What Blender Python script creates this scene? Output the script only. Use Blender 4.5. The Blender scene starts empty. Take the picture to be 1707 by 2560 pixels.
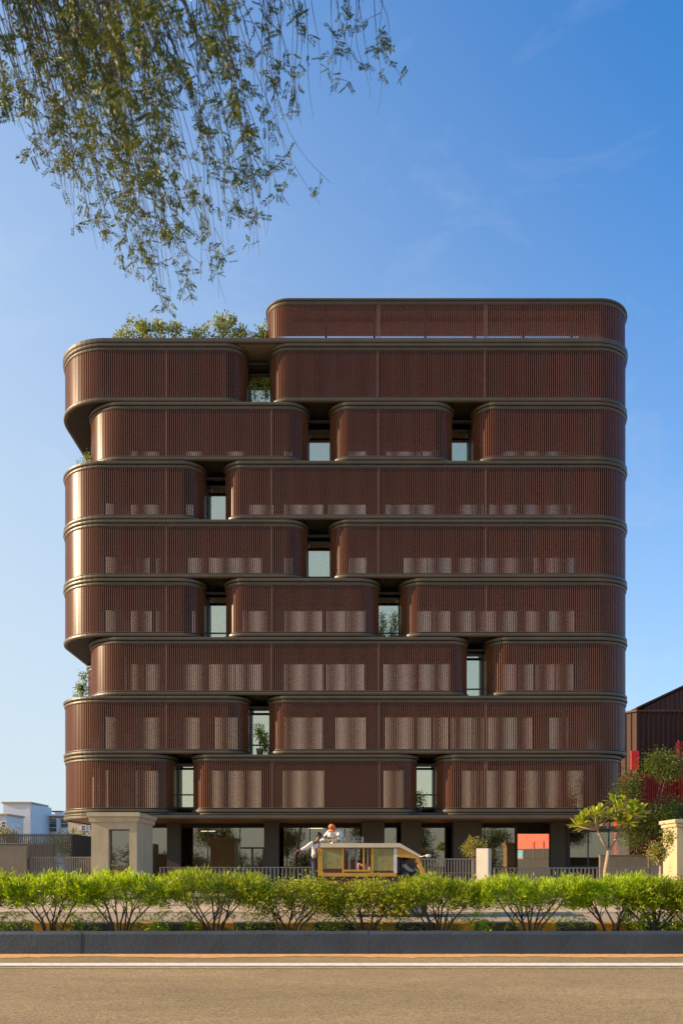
import bpy, math, random
import numpy as np
from mathutils import Vector, Matrix
random.seed(7); rng = np.random.default_rng(11)
R = math.radians
scene = bpy.context.scene
col = scene.collection

# ------------------------------------------------------------------ camera
F, CX, HY, CZ = 2067.0, 853.5, 2165.0, 1.6        # focal length in photo pixels, vanishing point, eye height
cam_d = bpy.data.cameras.new('camera'); cam = bpy.data.objects.new('camera', cam_d); col.objects.link(cam)
cam.location = (0, 0, CZ); cam.rotation_euler = (R(90), 0, 0)
cam_d.sensor_fit = 'HORIZONTAL'; cam_d.sensor_width = 36; cam_d.lens = 36*F/1707
cam_d.shift_y = (HY-1280)/1707
cam_d.clip_start = .1; cam_d.clip_end = 6000
cam_d.dof.use_dof = True; cam_d.dof.focus_distance = 42; cam_d.dof.aperture_fstop = 5.6
scene.camera = cam
# ------------------------------------------------------------------ sky and sun (low-ish from the left, just grazing the front)
SUN_EL, SUN_FRONT = R(21), R(5)
sd = Vector((-math.cos(SUN_FRONT)*math.cos(SUN_EL), -math.sin(SUN_FRONT)*math.cos(SUN_EL), math.sin(SUN_EL)))
world = bpy.data.worlds.new('World'); scene.world = world; world.use_nodes = True
nt = world.node_tree; N = nt.nodes; L = nt.links
bg = N['Background']; sky = N.new('ShaderNodeTexSky'); sky.sky_type = 'NISHITA'; sky.sun_disc = False
sky.sun_elevation = SUN_EL; sky.sun_rotation = math.atan2(sd.x, sd.y)
sky.air_density = 1.0; sky.dust_density = 1.5; sky.ozone_density = 3.0; sky.altitude = 50
hs = N.new('ShaderNodeHueSaturation'); hs.inputs['Saturation'].default_value = 1.5; hs.inputs['Value'].default_value = 1.08; hs.inputs['Hue'].default_value = .506
ga = N.new('ShaderNodeGamma'); ga.inputs[1].default_value = .9; L.new(sky.outputs[0], ga.inputs[0]); L.new(ga.outputs[0], hs.inputs['Color'])
tc = N.new('ShaderNodeTexCoord'); mp = N.new('ShaderNodeMapping'); mp.inputs['Scale'].default_value = (3.2, 2.0, 8.0); mp.inputs['Rotation'].default_value = (0, R(24), R(10))
no = N.new('ShaderNodeTexNoise'); no.inputs['Scale'].default_value = 1.6; no.inputs['Detail'].default_value = 9; no.inputs['Roughness'].default_value = .62; no.inputs['Distortion'].default_value = .5
rp = N.new('ShaderNodeMapRange'); rp.inputs['From Min'].default_value = .52; rp.inputs['From Max'].default_value = .82; rp.inputs['To Max'].default_value = .22
L.new(tc.outputs['Generated'], mp.inputs[0]); L.new(mp.outputs[0], no.inputs['Vector']); L.new(no.outputs[0], rp.inputs['Value'])
mx = N.new('ShaderNodeMix'); mx.data_type = 'RGBA'; mx.inputs['B'].default_value = (2.4, 2.7, 3.0, 1)
L.new(rp.outputs[0], mx.inputs['Factor']); L.new(hs.outputs[0], mx.inputs['A']); 
# pale haze: thick near the horizon and towards the sun, thin overhead
dp_ = N.new('ShaderNodeVectorMath'); dp_.operation = 'DOT_PRODUCT'; dp_.inputs[1].default_value = (-.6, 0, -.95)
ad_ = N.new('ShaderNodeMath'); ad_.operation = 'ADD'; ad_.inputs[1].default_value = .93
cl_ = N.new('ShaderNodeMapRange'); cl_.interpolation_type = 'SMOOTHSTEP'; cl_.inputs['From Min'].default_value = -.12; cl_.inputs['From Max'].default_value = 1.12; cl_.inputs['To Max'].default_value = .92
hz_ = N.new('ShaderNodeMix'); hz_.data_type = 'RGBA'; hz_.inputs['B'].default_value = (2.15, 2.50, 2.72, 1)
L.new(tc.outputs['Generated'], dp_.inputs[0]); L.new(dp_.outputs['Value'], ad_.inputs[0]); L.new(ad_.outputs[0], cl_.inputs['Value']); L.new(cl_.outputs[0], hz_.inputs['Factor'])
L.new(mx.outputs['Result'], hz_.inputs['A']); L.new(hz_.outputs['Result'], bg.inputs['Color'])
bg.inputs['Strength'].default_value = 0.15
sun_d = bpy.data.lights.new('sun', 'SUN'); sun = bpy.data.objects.new('sun', sun_d); col.objects.link(sun)
sun_d.energy = 4.3; sun_d.angle = R(.53); sun_d.color = (1.0, .76, .48)
sun.rotation_euler = (-sd).to_track_quat('-Z', 'Y').to_euler(); sun.location = (-40, -10, 60)
scene.view_settings.view_transform = 'Standard'; scene.view_settings.look = 'None'
scene.view_settings.exposure = 1.07; scene.view_settings.gamma = 1.0
scene.cycles.max_bounces = 8; scene.cycles.transparent_max_bounces = 24
scene.cycles.sample_clamp_indirect = 6

# ------------------------------------------------------------------ materials
def mat(name, colr, rough=.6, metal=0., var=.12, scale=2.5, bump=0., bscale=30, spec=.5, stretch=(1, 1, 1), dirt=0., coat=0., island=0.):
    m = bpy.data.materials.new(name); m.use_nodes = True
    n = m.node_tree.nodes; l = m.node_tree.links; b = n['Principled BSDF']
    b.inputs['Roughness'].default_value = rough; b.inputs['Metallic'].default_value = metal
    b.inputs['Specular IOR Level'].default_value = spec
    if coat: b.inputs['Coat Weight'].default_value = coat; b.inputs['Coat Roughness'].default_value = .2
    g = n.new('ShaderNodeNewGeometry'); mp = n.new('ShaderNodeMapping'); mp.inputs['Scale'].default_value = stretch
    l.new(g.outputs['Position'], mp.inputs[0])
    t = n.new('ShaderNodeTexNoise'); t.inputs['Scale'].default_value = scale; t.inputs['Detail'].default_value = 6; t.inputs['Roughness'].default_value = .6
    l.new(mp.outputs[0], t.inputs['Vector'])
    r = n.new('ShaderNodeMapRange'); r.inputs['From Min'].default_value = .3; r.inputs['From Max'].default_value = .7
    r.inputs['To Min'].default_value = 1-var; r.inputs['To Max'].default_value = 1+var
    l.new(t.outputs[0], r.inputs['Value'])
    cur = r.outputs[0]
    if island:
        r2 = n.new('ShaderNodeMapRange'); r2.inputs['To Min'].default_value = 1-island; r2.inputs['To Max'].default_value = 1+island
        l.new(g.outputs['Random Per Island'], r2.inputs['Value'])
        mu = n.new('ShaderNodeMath'); mu.operation = 'MULTIPLY'; l.new(cur, mu.inputs[0]); l.new(r2.outputs[0], mu.inputs[1]); cur = mu.outputs[0]
    vm = n.new('ShaderNodeVectorMath'); vm.operation = 'SCALE'; vm.inputs[0].default_value = colr[:3]
    l.new(cur, vm.inputs['Scale']); out = vm.outputs[0]
    if dirt:
        d = n.new('ShaderNodeTexNoise'); d.inputs['Scale'].default_value = 1.1; d.inputs['Detail'].default_value = 10; d.inputs['Roughness'].default_value = .72
        mp2 = n.new('ShaderNodeMapping'); mp2.inputs['Scale'].default_value = (2.2, 2.2, .5); l.new(g.outputs['Position'], mp2.inputs[0]); l.new(mp2.outputs[0], d.inputs['Vector'])
        rr = n.new('ShaderNodeMapRange'); rr.inputs['From Min'].default_value = .48; rr.inputs['From Max'].default_value = .72; rr.inputs['To Max'].default_value = dirt
        l.new(d.outputs[0], rr.inputs['Value'])
        mi = n.new('ShaderNodeMix'); mi.data_type = 'RGBA'; mi.inputs['B'].default_value = (.06, .05, .04, 1)
        l.new(rr.outputs[0], mi.inputs['Factor']); l.new(out, mi.inputs['A']); out = mi.outputs['Result']
    l.new(out, b.inputs['Base Color'])
    if bump:
        t2 = n.new('ShaderNodeTexNoise'); t2.inputs['Scale'].default_value = bscale; t2.inputs['Detail'].default_value = 4
        l.new(mp.outputs[0], t2.inputs['Vector'])
        bp = n.new('ShaderNodeBump'); bp.inputs['Strength'].default_value = bump; bp.inputs['Distance'].default_value = .02
        l.new(t2.outputs[0], bp.inputs['Height']); l.new(bp.outputs[0], b.inputs['Normal'])
    return m
def leaf_mat(name, c1, c2, trans=.4, rough=.45):
    m = bpy.data.materials.new(name); m.use_nodes = True
    n = m.node_tree.nodes; l = m.node_tree.links; b = n['Principled BSDF']; out = n['Material Output']
    g = n.new('ShaderNodeNewGeometry'); t = n.new('ShaderNodeTexNoise'); t.inputs['Scale'].default_value = 1.7; t.inputs['Detail'].default_value = 3
    l.new(g.outputs['Position'], t.inputs['Vector'])
    ad = n.new('ShaderNodeMath'); ad.operation = 'ADD'; l.new(g.outputs['Random Per Island'], ad.inputs[0]); l.new(t.outputs[0], ad.inputs[1])
    r = n.new('ShaderNodeMapRange'); r.inputs['From Min'].default_value = .3; r.inputs['From Max'].default_value = 1.25; l.new(ad.outputs[0], r.inputs['Value'])
    mi = n.new('ShaderNodeMix'); mi.data_type = 'RGBA'; mi.inputs['A'].default_value = (*c1, 1); mi.inputs['B'].default_value = (*c2, 1)
    l.new(r.outputs[0], mi.inputs['Factor']); l.new(mi.outputs['Result'], b.inputs['Base Color'])
    b.inputs['Roughness'].default_value = rough
    tr = n.new('ShaderNodeBsdfTranslucent'); hsv = n.new('ShaderNodeHueSaturation'); hsv.inputs['Value'].default_value = 1.5; hsv.inputs['Hue'].default_value = .485
    l.new(mi.outputs['Result'], hsv.inputs['Color']); l.new(hsv.outputs[0], tr.inputs[0])
    ms = n.new('ShaderNodeMixShader'); ms.inputs[0].default_value = trans
    l.new(b.outputs[0], ms.inputs[1]); l.new(tr.outputs[0], ms.inputs[2]); l.new(ms.outputs[0], out.inputs[0])
    return m
def glass_mat(name, refl, tint=(.8, .85, .82), gcol=(1.0, .90, .70)):
    m = bpy.data.materials.new(name); m.use_nodes = True
    n = m.node_tree.nodes; l = m.node_tree.links; n.remove(n['Principled BSDF']); out = n['Material Output']
    tr = n.new('ShaderNodeBsdfTransparent'); tr.inputs[0].default_value = (*tint, 1)
    gl = n.new('ShaderNodeBsdfGlossy'); gl.inputs['Roughness'].default_value = .02; gl.inputs[0].default_value = (*gcol, 1)
    fr = n.new('ShaderNodeFresnel'); fr.inputs[0].default_value = 1.5
    ad = n.new('ShaderNodeMath'); ad.operation = 'ADD'; ad.use_clamp = True; ad.inputs[1].default_value = refl; l.new(fr.outputs[0], ad.inputs[0])
    ms = n.new('ShaderNodeMixShader'); l.new(ad.outputs[0], ms.inputs[0]); l.new(tr.outputs[0], ms.inputs[1]); l.new(gl.outputs[0], ms.inputs[2]); l.new(ms.outputs[0], out.inputs[0])
    return m
def emit_mat(name, c, s):
    m = bpy.data.materials.new(name); m.use_nodes = True
    n = m.node_tree.nodes; b = n['Principled BSDF']; b.inputs['Emission Color'].default_value = (*c, 1); b.inputs['Emission Strength'].default_value = s
    return m
M = {}
M['slat'] = mat('terracotta_slat', (.172, .062, .026), .29, var=.06, scale=.5, stretch=(1, 1, .3), spec=.45, island=.05)
M['post'] = mat('tan_post', (.20, .085, .036), .42, var=.1)
M['band'] = mat('bronze_band', (.094, .071, .041), .42, var=.17, scale=.55, spec=.45, dirt=.10)
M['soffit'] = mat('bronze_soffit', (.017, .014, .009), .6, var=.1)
M['wood_soffit'] = mat('wood_soffit', (.20, .085, .035), .45, var=.2, stretch=(1, 12, 1))
M['canopy_wood'] = mat('canopy_wood', (.34, .11, .035), .5, var=.25, scale=.6)
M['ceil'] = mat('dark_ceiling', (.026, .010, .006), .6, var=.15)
M['floorin'] = mat('balcony_floor', (.040, .030, .022), .7, var=.1)
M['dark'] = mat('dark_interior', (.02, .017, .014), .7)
M['frame'] = mat('grey_frame', (.085, .08, .07), .4, var=.05)
M['gapwall'] = mat('grey_panel', (.06, .055, .048), .5, var=.08)
M['curtain'] = mat('linen_curtain', (.62, .36, .24), .85, var=.12, stretch=(9, 9, .2), scale=2)
M['curtain2'] = mat('cream_curtain', (.76, .56, .36), .85, var=.12, stretch=(9, 9, .2), scale=2)
M['blind'] = mat('white_blind', (.78, .77, .68), .8, var=.04)
M['glass'] = glass_mat('window_glass', .36, (.8, .78, .7), (1.0, .62, .40))
M['gapglass'] = glass_mat('gap_glass', .50, (.9, .90, .80), (1.0, .88, .62))
M['gfglass'] = glass_mat('lobby_glass', .17, (.55, .55, .5), (1.0, .84, .62))
M['conc'] = mat('tan_concrete', (.45, .365, .22), .75, var=.10, scale=1.6, bump=.08, bscale=25, stretch=(1, 1, .5), dirt=.16)
M['conc_dark'] = mat('grey_concrete', (.17, .14, .095), .75, var=.12, scale=1.8, bump=.08, dirt=.16)
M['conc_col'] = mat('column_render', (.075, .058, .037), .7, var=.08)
M['white'] = mat('white_paint', (.70, .69, .67), .6, var=.05, dirt=.06)
M['offwhite'] = mat('off_white_render', (.46, .42, .35), .75, var=.08, dirt=.12)
M['cream'] = mat('cream_paint', (.72, .56, .40), .7, var=.05, dirt=.08)
M['iron'] = mat('dark_metal', (.06, .052, .045), .45, var=.1)
M['ironlt'] = mat('grey_bar', (.19, .175, .15), .4, var=.1)
M['seam'] = mat('brown_seam_metal', (.055, .022, .014), .6, metal=.0, spec=.25, var=.25, scale=.5, stretch=(3, 3, .2))
M['seam2'] = mat('brown_clad', (.11, .048, .036), .6, metal=.0, spec=.25, var=.2, scale=.5, stretch=(3, 3, .2))
M['red'] = mat('red_panel', (.80, .022, .012), .5, var=.12, scale=1.2)
M['redor'] = mat('orange_red_panel', (.78, .065, .02), .5, var=.08)
M['blueglass'] = mat('blue_window', (.18, .36, .42), .15, var=.15, scale=4)
M['bark'] = mat('bark', (.13, .085, .05), .9, var=.3, scale=14, bump=.4, bscale=60)
M['bark_pale'] = mat('pale_bark', (.30, .22, .14), .85, var=.2, scale=10, bump=.2, bscale=40)
M['twig'] = mat('twig', (.10, .075, .04), .85, var=.25, scale=20)
M['hedge'] = leaf_mat('hedge_leaf', (.085, .135, .002), (.44, .58, .003), .42)
M['hedge3'] = leaf_mat('hedge_leaf_olive', (.07, .10, .003), (.36, .45, .006), .40)
M['hedge2'] = leaf_mat('round_leaf', (.07, .10, .003), (.34, .38, .008), .40)
M['droop'] = leaf_mat('drooping_leaf', (.032, .060, .001), (.105, .125, .003), .30)
M['plum'] = leaf_mat('frangipani_leaf', (.12, .19, .008), (.42, .45, .03), .38, .35)
M['treeleaf'] = leaf_mat('tree_leaf', (.035, .060, .004), (.11, .14, .010), .35)
M['topi'] = leaf_mat('shrub_leaf', (.12, .13, .015), (.32, .30, .04), .35)
M['roofleaf'] = leaf_mat('roof_leaf', (.07, .11, .006), (.30, .31, .015), .35)
M['potleaf'] = leaf_mat('pot_leaf', (.07, .13, .006), (.22, .30, .015), .35)
M['flower'] = mat('yellow_flower', (.85, .52, .02), .6, var=.05)
M['pot'] = mat('grey_pot', (.16, .14, .11), .7)
def asphalt():
    m = mat('asphalt', (.335, .235, .112), .88, var=.20, scale=.55, stretch=(.35, 1, 1), dirt=.22, bump=.55, bscale=95, spec=.25)
    n = m.node_tree.nodes; l = m.node_tree.links; b = n['Principled BSDF']
    src = b.inputs['Base Color'].links[0].from_socket
    g = [x for x in n if x.type == 'NEW_GEOMETRY'][0]
    v = n.new('ShaderNodeTexVoronoi'); v.inputs['Scale'].default_value = 55; l.new(g.outputs['Position'], v.inputs['Vector'])
    hv = n.new('ShaderNodeSeparateColor'); l.new(v.outputs['Color'], hv.inputs[0])
    mr = n.new('ShaderNodeMapRange'); mr.inputs['To Min'].default_value = .62; mr.inputs['To Max'].default_value = 1.38; l.new(hv.outputs[0], mr.inputs['Value'])
    s = n.new('ShaderNodeVectorMath'); s.operation = 'SCALE'; l.new(src, s.inputs[0]); l.new(mr.outputs[0], s.inputs['Scale'])
    l.new(s.outputs[0], b.inputs['Base Color'])
    return m
M['asphalt'] = asphalt()
M['ochre'] = mat('worn_ochre_line', (.58, .43, .22), .85, var=.25, scale=6, dirt=.1)
M['road2'] = mat('far_asphalt', (.34, .25, .155), .9, var=.12, scale=.7)
M['pave'] = mat('beige_pavement', (.52, .38, .24), .85, var=.10, scale=.9, bump=.1)
M['earth'] = mat('dry_earth', (.27, .20, .13), .95, var=.2, scale=.4)
M['soil'] = mat('soil', (.13, .085, .05), .95, var=.3, scale=5, bump=.5, bscale=20)
M['sand'] = mat('sand', (.70, .36, .12), .95, var=.28, scale=7, bump=.5, bscale=60)
M['line'] = mat('white_line', (.82, .76, .62), .7, var=.16, scale=9, dirt=.22)
def kerbblue():
    m = mat('slate_kerb', (.042, .058, .070), .6, var=.22, scale=1.4, bump=.25, bscale=18, dirt=.25)
    return m
M['kerbblue'] = kerbblue()
M['kerbyellow'] = mat('kerb_yellow', (.46, .22, .02), .75, var=.3, scale=4, dirt=.9)
M['kerbblack'] = mat('kerb_black', (.045, .042, .038), .8, var=.4, scale=6, stretch=(3, 1, .3), dirt=.3)

# ------------------------------------------------------------------ mesh helpers
class MB:
    def __init__(s): s.v = []; s.f = []
    def add(s, vs, fs):
        b = len(s.v); s.v += [tuple(p) for p in vs]; s.f += [tuple(i+b for i in f) for f in fs]
    def box(s, x0, x1, y0, y1, z0, z1):
        s.add([(x0,y0,z0),(x1,y0,z0),(x1,y1,z0),(x0,y1,z0),(x0,y0,z1),(x1,y0,z1),(x1,y1,z1),(x0,y1,z1)],
              [(0,3,2,1),(4,5,6,7),(0,1,5,4),(1,2,6,5),(2,3,7,6),(3,0,4,7)]); return s
    def bbox(s, x0, x1, y0, y1, z0, z1, c=.02):
        # chamfered box
        pts = []; fs = []
        prof = [(c, 0), (0, c), (0, 1), (c, 2)]
        rings = []
        for ins, zt in prof:
            z = {0: z0, c: z0+c, 1: z1-c, 2: z1}[zt]
            rings.append([(x0+ins,y0+ins+c*0,z),(x1-ins,y0+ins,z),(x1-ins,y1-ins,z),(x0+ins,y1-ins,z)])
        for r_ in rings: pts += r_
        for k in range(3):
            for i in range(4): a = k*4+i; b = k*4+(i+1) % 4; fs.append((a, b, b+4, a+4))
        fs.append((3, 2, 1, 0)); fs.append((12, 13, 14, 15))
        s.add(pts, fs); return s
    def prism(s, poly, z0, z1):
        n = len(poly); s.add([(x,y,z0) for x,y in poly]+[(x,y,z1) for x,y in poly],
              [tuple(range(n-1,-1,-1)), tuple(range(n,2*n))]+[(i,(i+1)%n,(i+1)%n+n,i+n) for i in range(n)]); return s
    def prism_y(s, poly, y0, y1):          # poly in xz
        n = len(poly); s.add([(x,y0,z) for x,z in poly]+[(x,y1,z) for x,z in poly],
              [tuple(range(n)), tuple(range(2*n-1,n-1,-1))]+[(i,i+n,(i+1)%n+n,(i+1)%n) for i in range(n)]); return s
    def tube(s, pts, rad, n=6):
        pts = [Vector(p) for p in pts]; rad = rad if isinstance(rad, (list, tuple)) else [rad]*len(pts)
        vs = []; fs = []
        for i, p in enumerate(pts):
            d = (pts[min(i+1,len(pts)-1)]-pts[max(i-1,0)]).normalized()
            u = d.orthogonal().normalized() if i == 0 else (u - d*u.dot(d)).normalized()
            w = d.cross(u)
            for k in range(n):
                a = 2*math.pi*k/n; vs.append(p+(u*math.cos(a)+w*math.sin(a))*rad[i])
        for i in range(len(pts)-1):
            for k in range(n): fs.append((i*n+k, i*n+(k+1)%n, (i+1)*n+(k+1)%n, (i+1)*n+k))
        fs.append(tuple(range(n-1,-1,-1))); fs.append(tuple(range((len(pts)-1)*n, len(pts)*n)))
        s.add(vs, fs); return s
    def ellipsoid(s, c, r, nu=12, nv=8):
        vs = [(c[0],c[1],c[2]-r[2])]; fs = []
        for j in range(1, nv):
            t = -math.pi/2+math.pi*j/nv
            for i in range(nu):
                a = 2*math.pi*i/nu; vs.append((c[0]+r[0]*math.cos(t)*math.cos(a), c[1]+r[1]*math.cos(t)*math.sin(a), c[2]+r[2]*math.sin(t)))
        vs.append((c[0],c[1],c[2]+r[2])); T = len(vs)-1
        for i in range(nu):
            fs.append((0, 1+(i+1)%nu, 1+i)); fs.append((T, T-nu+i, T-nu+(i+1)%nu))
        for j in range(nv-2):
            for i in range(nu): a = 1+j*nu+i; b = 1+j*nu+(i+1)%nu; fs.append((a,b,b+nu,a+nu))
        s.add(vs, fs); return s
    def lathe(s, c, prof, n=14):
        vs = []; fs = []
        for r_, z in prof:
            for i in range(n): a = 2*math.pi*i/n; vs.append((c[0]+r_*math.cos(a), c[1]+r_*math.sin(a), c[2]+z))
        for j in range(len(prof)-1):
            for i in range(n): fs.append((j*n+i, j*n+(i+1)%n, (j+1)*n+(i+1)%n, (j+1)*n+i))
        fs.append(tuple(range(n-1,-1,-1))); fs.append(tuple(range((len(prof)-1)*n, len(prof)*n)))
        s.add(vs, fs); return s
    def sweep(s, path, prof):
        # path: (x,y,nx,ny); prof: closed polygon of (offset,z)
        n = len(prof); vs = []; fs = []
        for x, y, nx, ny in path:
            for o, z in prof: vs.append((x+nx*o, y+ny*o, z))
        for i in range(len(path)-1):
            for k in range(n): fs.append((i*n+k, (i+1)*n+k, (i+1)*n+(k+1)%n, i*n+(k+1)%n))
        fs.append(tuple(range(n))); fs.append(tuple(range((len(path)-1)*n, len(path)*n))[::-1])
        s.add(vs, fs); return s
    def build(s, name, m, parent=None, smooth=False, loc=None):
        me = bpy.data.meshes.new(name); me.from_pydata(s.v, [], s.f); me.update()
        if smooth: me.shade_smooth()
        me.materials.append(m)
        o = bpy.data.objects.new(name, me); col.objects.link(o)
        if parent: o.parent = parent
        if loc is not None: o.location = loc
        return o
def tag(o, label=None, cat=None, group=None, kind=None):
    if label: o['label'] = label
    if cat: o['category'] = cat
    if group: o['group'] = group
    if kind: o['kind'] = kind
    return o
def thing(name, label, cat, group=None, loc=(0,0,0), rz=0.):
    o = bpy.data.objects.new(name, None); col.objects.link(o); o.empty_display_size = .2
    o.location = loc; o.rotation_euler = (0, 0, rz); return tag(o, label, cat, group)
def px(x, y, d): return Vector(((x-CX)*d/F, d, CZ-(y-HY)*d/F))      # photo measurement -> metres at a given distance
def xz(x, d): return (x-CX)*d/F
def mesh_np(name, V, Fq, m, parent=None, smooth=False):
    me = bpy.data.meshes.new(name); V = np.asarray(V, dtype=np.float32); Fq = np.asarray(Fq, dtype=np.int32)
    k = Fq.shape[1]; nf = len(Fq)
    me.vertices.add(len(V)); me.vertices.foreach_set('co', V.ravel())
    me.loops.add(nf*k); me.loops.foreach_set('vertex_index', Fq.ravel())
    me.polygons.add(nf); me.polygons.foreach_set('loop_start', np.arange(0, nf*k, k, dtype=np.int32))
    try: me.polygons.foreach_set('loop_total', np.full(nf, k, dtype=np.int32))
    except Exception: pass
    me.update(calc_edges=True); me.validate()
    if smooth: me.shade_smooth()
    me.materials.append(m); o = bpy.data.objects.new(name, me); col.objects.link(o)
    if parent: o.parent = parent
    return o
def norm(a): return a/np.maximum(np.linalg.norm(a, axis=1, keepdims=True), 1e-9)
def leaves(P, Dr, ln, wd, fold=.25, droop=.0, r=rng):
    # folded pointed leaf blades, six points each; P base points, Dr directions
    P = np.asarray(P, float); Dr = norm(np.asarray(Dr, float)); n = len(P)
    ln = np.broadcast_to(np.asarray(ln, float), (n,))[:, None]; wd = np.broadcast_to(np.asarray(wd, float), (n,))[:, None]
    rnd = r.normal(size=(n, 3)); S = norm(np.cross(Dr, rnd)); Up = np.cross(S, Dr)
    dz = np.zeros((n, 3)); dz[:, 2] = -1
    mid = P+Dr*ln*.45+dz*ln*droop*.25
    tip = P+Dr*ln+dz*ln*droop
    a = mid+S*wd*.5+Up*wd*fold; b = mid-S*wd*.5+Up*wd*fold
    V = np.stack([P, a, tip, b, mid], 1).reshape(-1, 3)
    base = np.arange(n)[:, None]*5
    Fq = np.concatenate([base+np.array([[0, 1, 4]]), base+np.array([[1, 2, 4]]), base+np.array([[0, 4, 3]]), base+np.array([[4, 2, 3]])], 0)
    return V, Fq

# ------------------------------------------------------------------ ground, roads, pavement
def sheet(name, x0, x1, y0, y1, z, m):
    b = MB(); b.add([(x0,y0,z),(x1,y0,z),(x1,y1,z),(x0,y1,z)], [(0,1,2,3)]); return tag(b.build(name, m), kind='structure')
sheet('ground', -3000, 3000, -3000, 3000, -.05, M['earth'])
sheet('near_road', -120, 120, -6, 15.2, 0, M['asphalt'])
sheet('far_road', -120, 120, 16.2, 27.6, 0, M['road2'])
YK = 14.9                                                       # front face of the median
b = MB(); n_ = 160; vs = []; fs = []
for i in range(n_+1):
    x = -14+28*i/n_
    e = .50+.10*math.sin(i*.31)+.07*random.uniform(-1, 1)
    vs += [(x, YK+.05, .006), (x, YK-e, .006)]
    if i: fs.append((2*i-2, 2*i-1, 2*i+1, 2*i))
b.add(vs, fs); tag(b.build('sand_strip', M['sand']), kind='structure')
sheet('edge_line', -60, 60, 13.12, 13.50, .009, M['line'])
sheet('worn_line', -60, 60, 12.80, 12.88, .0085, M['ochre'])
bb = MB(); bb.box(-60, 60, 27.6, 27.85, -.04, .05); tag(bb.build('pavement_kerb', M['pave']), kind='structure')
bb = MB(); bb.box(-60, 60, 27.85, 66, -.04, .055); tag(bb.build('pavement', M['pave']), kind='structure')
bb = MB(); bb.box(-60, 60, 15.2, 16.35, -.04, .16); tag(bb.build('median_soil', M['soil']), kind='structure')
mw = thing('median_wall', 'long low slate blue painted concrete median kerb along the near road', 'kerb', loc=(0, YK, 0))
x = -12.4; k = 0
while x < 12.4:
    w = 2.45+.2*random.random()
    b = MB()
    prof = [(0,0),(0.01,.36),(.035,.398),(.3,.40),(.3,0)]
    dy = random.uniform(-.006, .006); dz = random.uniform(-.005, .005)
    nseg = 8; vs = []; fs = []
    for i in range(nseg+1):
        xx = x+.001+(w-.002)*i/nseg
        for q, (yy, zz) in enumerate(prof): vs.append((xx, yy+dy+random.uniform(-.003,.003), zz+(dz+random.uniform(-.005,.005) if zz > .3 else 0)))
    for i in range(nseg):
        for q in range(4): fs.append((i*5+q, (i+1)*5+q, (i+1)*5+q+1, i*5+q+1))
    fs.append((0,1,2,3,4)); fs.append(tuple(nseg*5+q for q in (4,3,2,1,0)))
    b.add(vs, fs); b.build('kerb_block', M['kerbblue'], mw); x += w; k += 1
pk = thing('painted_kerb', 'back kerb of the median in worn yellow and black blocks', 'kerb', loc=(0, 16.45, 0))
x = -2.93-.80*14; k = 0
while x < 12:
    b = MB(); b.bbox(x+.004, x+.796, 0, .25, 0, .47+random.uniform(-.006,.006), .02)
    b.build('kerb_block', M['kerbyellow'] if k % 2 == 0 else M['kerbblack'], pk); x += .80; k += 1

# ------------------------------------------------------------------ the office building
D = 50.8; YB = D+15
bld = thing('office_building', 'nine storey office building wrapped in red brown vertical slats with rounded stacked blocks', 'building', loc=(0, D, 0))
def P_(mb, name, m, smooth=False, parent=None, kind=None):
    # world-coordinate mesh attached to the building empty
    o = mb.build(name, m, parent or bld, smooth)
    o.matrix_parent_inverse = Matrix.Translation((0, -D, 0)) if parent is None else Matrix.Identity(4)
    if kind: o['kind'] = kind
    return o
def outline(xl, xr, rl, rr, yf, ybl, ybr, na=14):
    pts = [(xl, ybl, -1, 0)]
    for i in range(na+1):
        a = math.pi+math.pi/2*i/na; pts.append((xl+rl+rl*math.cos(a), yf+rl+rl*math.sin(a), math.cos(a), math.sin(a)))
    for i in range(na+1):
        a = 1.5*math.pi+math.pi/2*i/na; pts.append((xr-rr+rr*math.cos(a), yf+rr+rr*math.sin(a), math.cos(a), math.sin(a)))
    pts.append((xr, ybr, 1, 0)); return pts
def along(path, pitch):
    # evenly spaced stations along the outline (piecewise linear)
    out = []; acc = 0; nxt = pitch/2
    for (a, b_) in zip(path[:-1], path[1:]):
        seg = math.hypot(b_[0]-a[0], b_[1]-a[1])
        while seg > 0 and nxt <= acc+seg:
            t = (nxt-acc)/seg
            nx = a[2]+(b_[2]-a[2])*t; ny = a[3]+(b_[3]-a[3])*t; q = math.hypot(nx, ny)
            out.append((a[0]+(b_[0]-a[0])*t, a[1]+(b_[1]-a[1])*t, nx/q, ny/q)); nxt += pitch
        acc += seg
    return out
def stripe(z0, z1, off):
    c = .012; h_ = min(.075, (z1-z0)*.4); return [(-.06, z0), (off-.035, z0), (off, z0+h_), (off-.004, z1-c), (off-c, z1), (-.06, z1)]
ZB1, FL, SH = 5.16, 3.604, 2.85
XL, XR, RL, RR, RI = -17.82, 18.02, 3.2, 2.2, 1.15
GAPD = 2.5
lev = {1: [(-17.78, -10.55), (-9.24, 4.67), (6.0, 17.66)], 2: [(XL, -5.88), (-4.49, XR)], 3: [(-15.95, 7.81), (9.12, XR)],
       4: [(XL, -8.64), (-7.19, 2.29), (3.77, XR)], 5: [(XL, -2.22), (-.66, XR)], 6: [(XL, -8.64), (-7.22, XR)],
       7: [(-15.95, -2.16), (-.66, 6.88), (8.30, XR)], 8: [(XL, -5.96), (-4.43, XR)], 9: [(-4.57, XR-.02)]}
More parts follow.
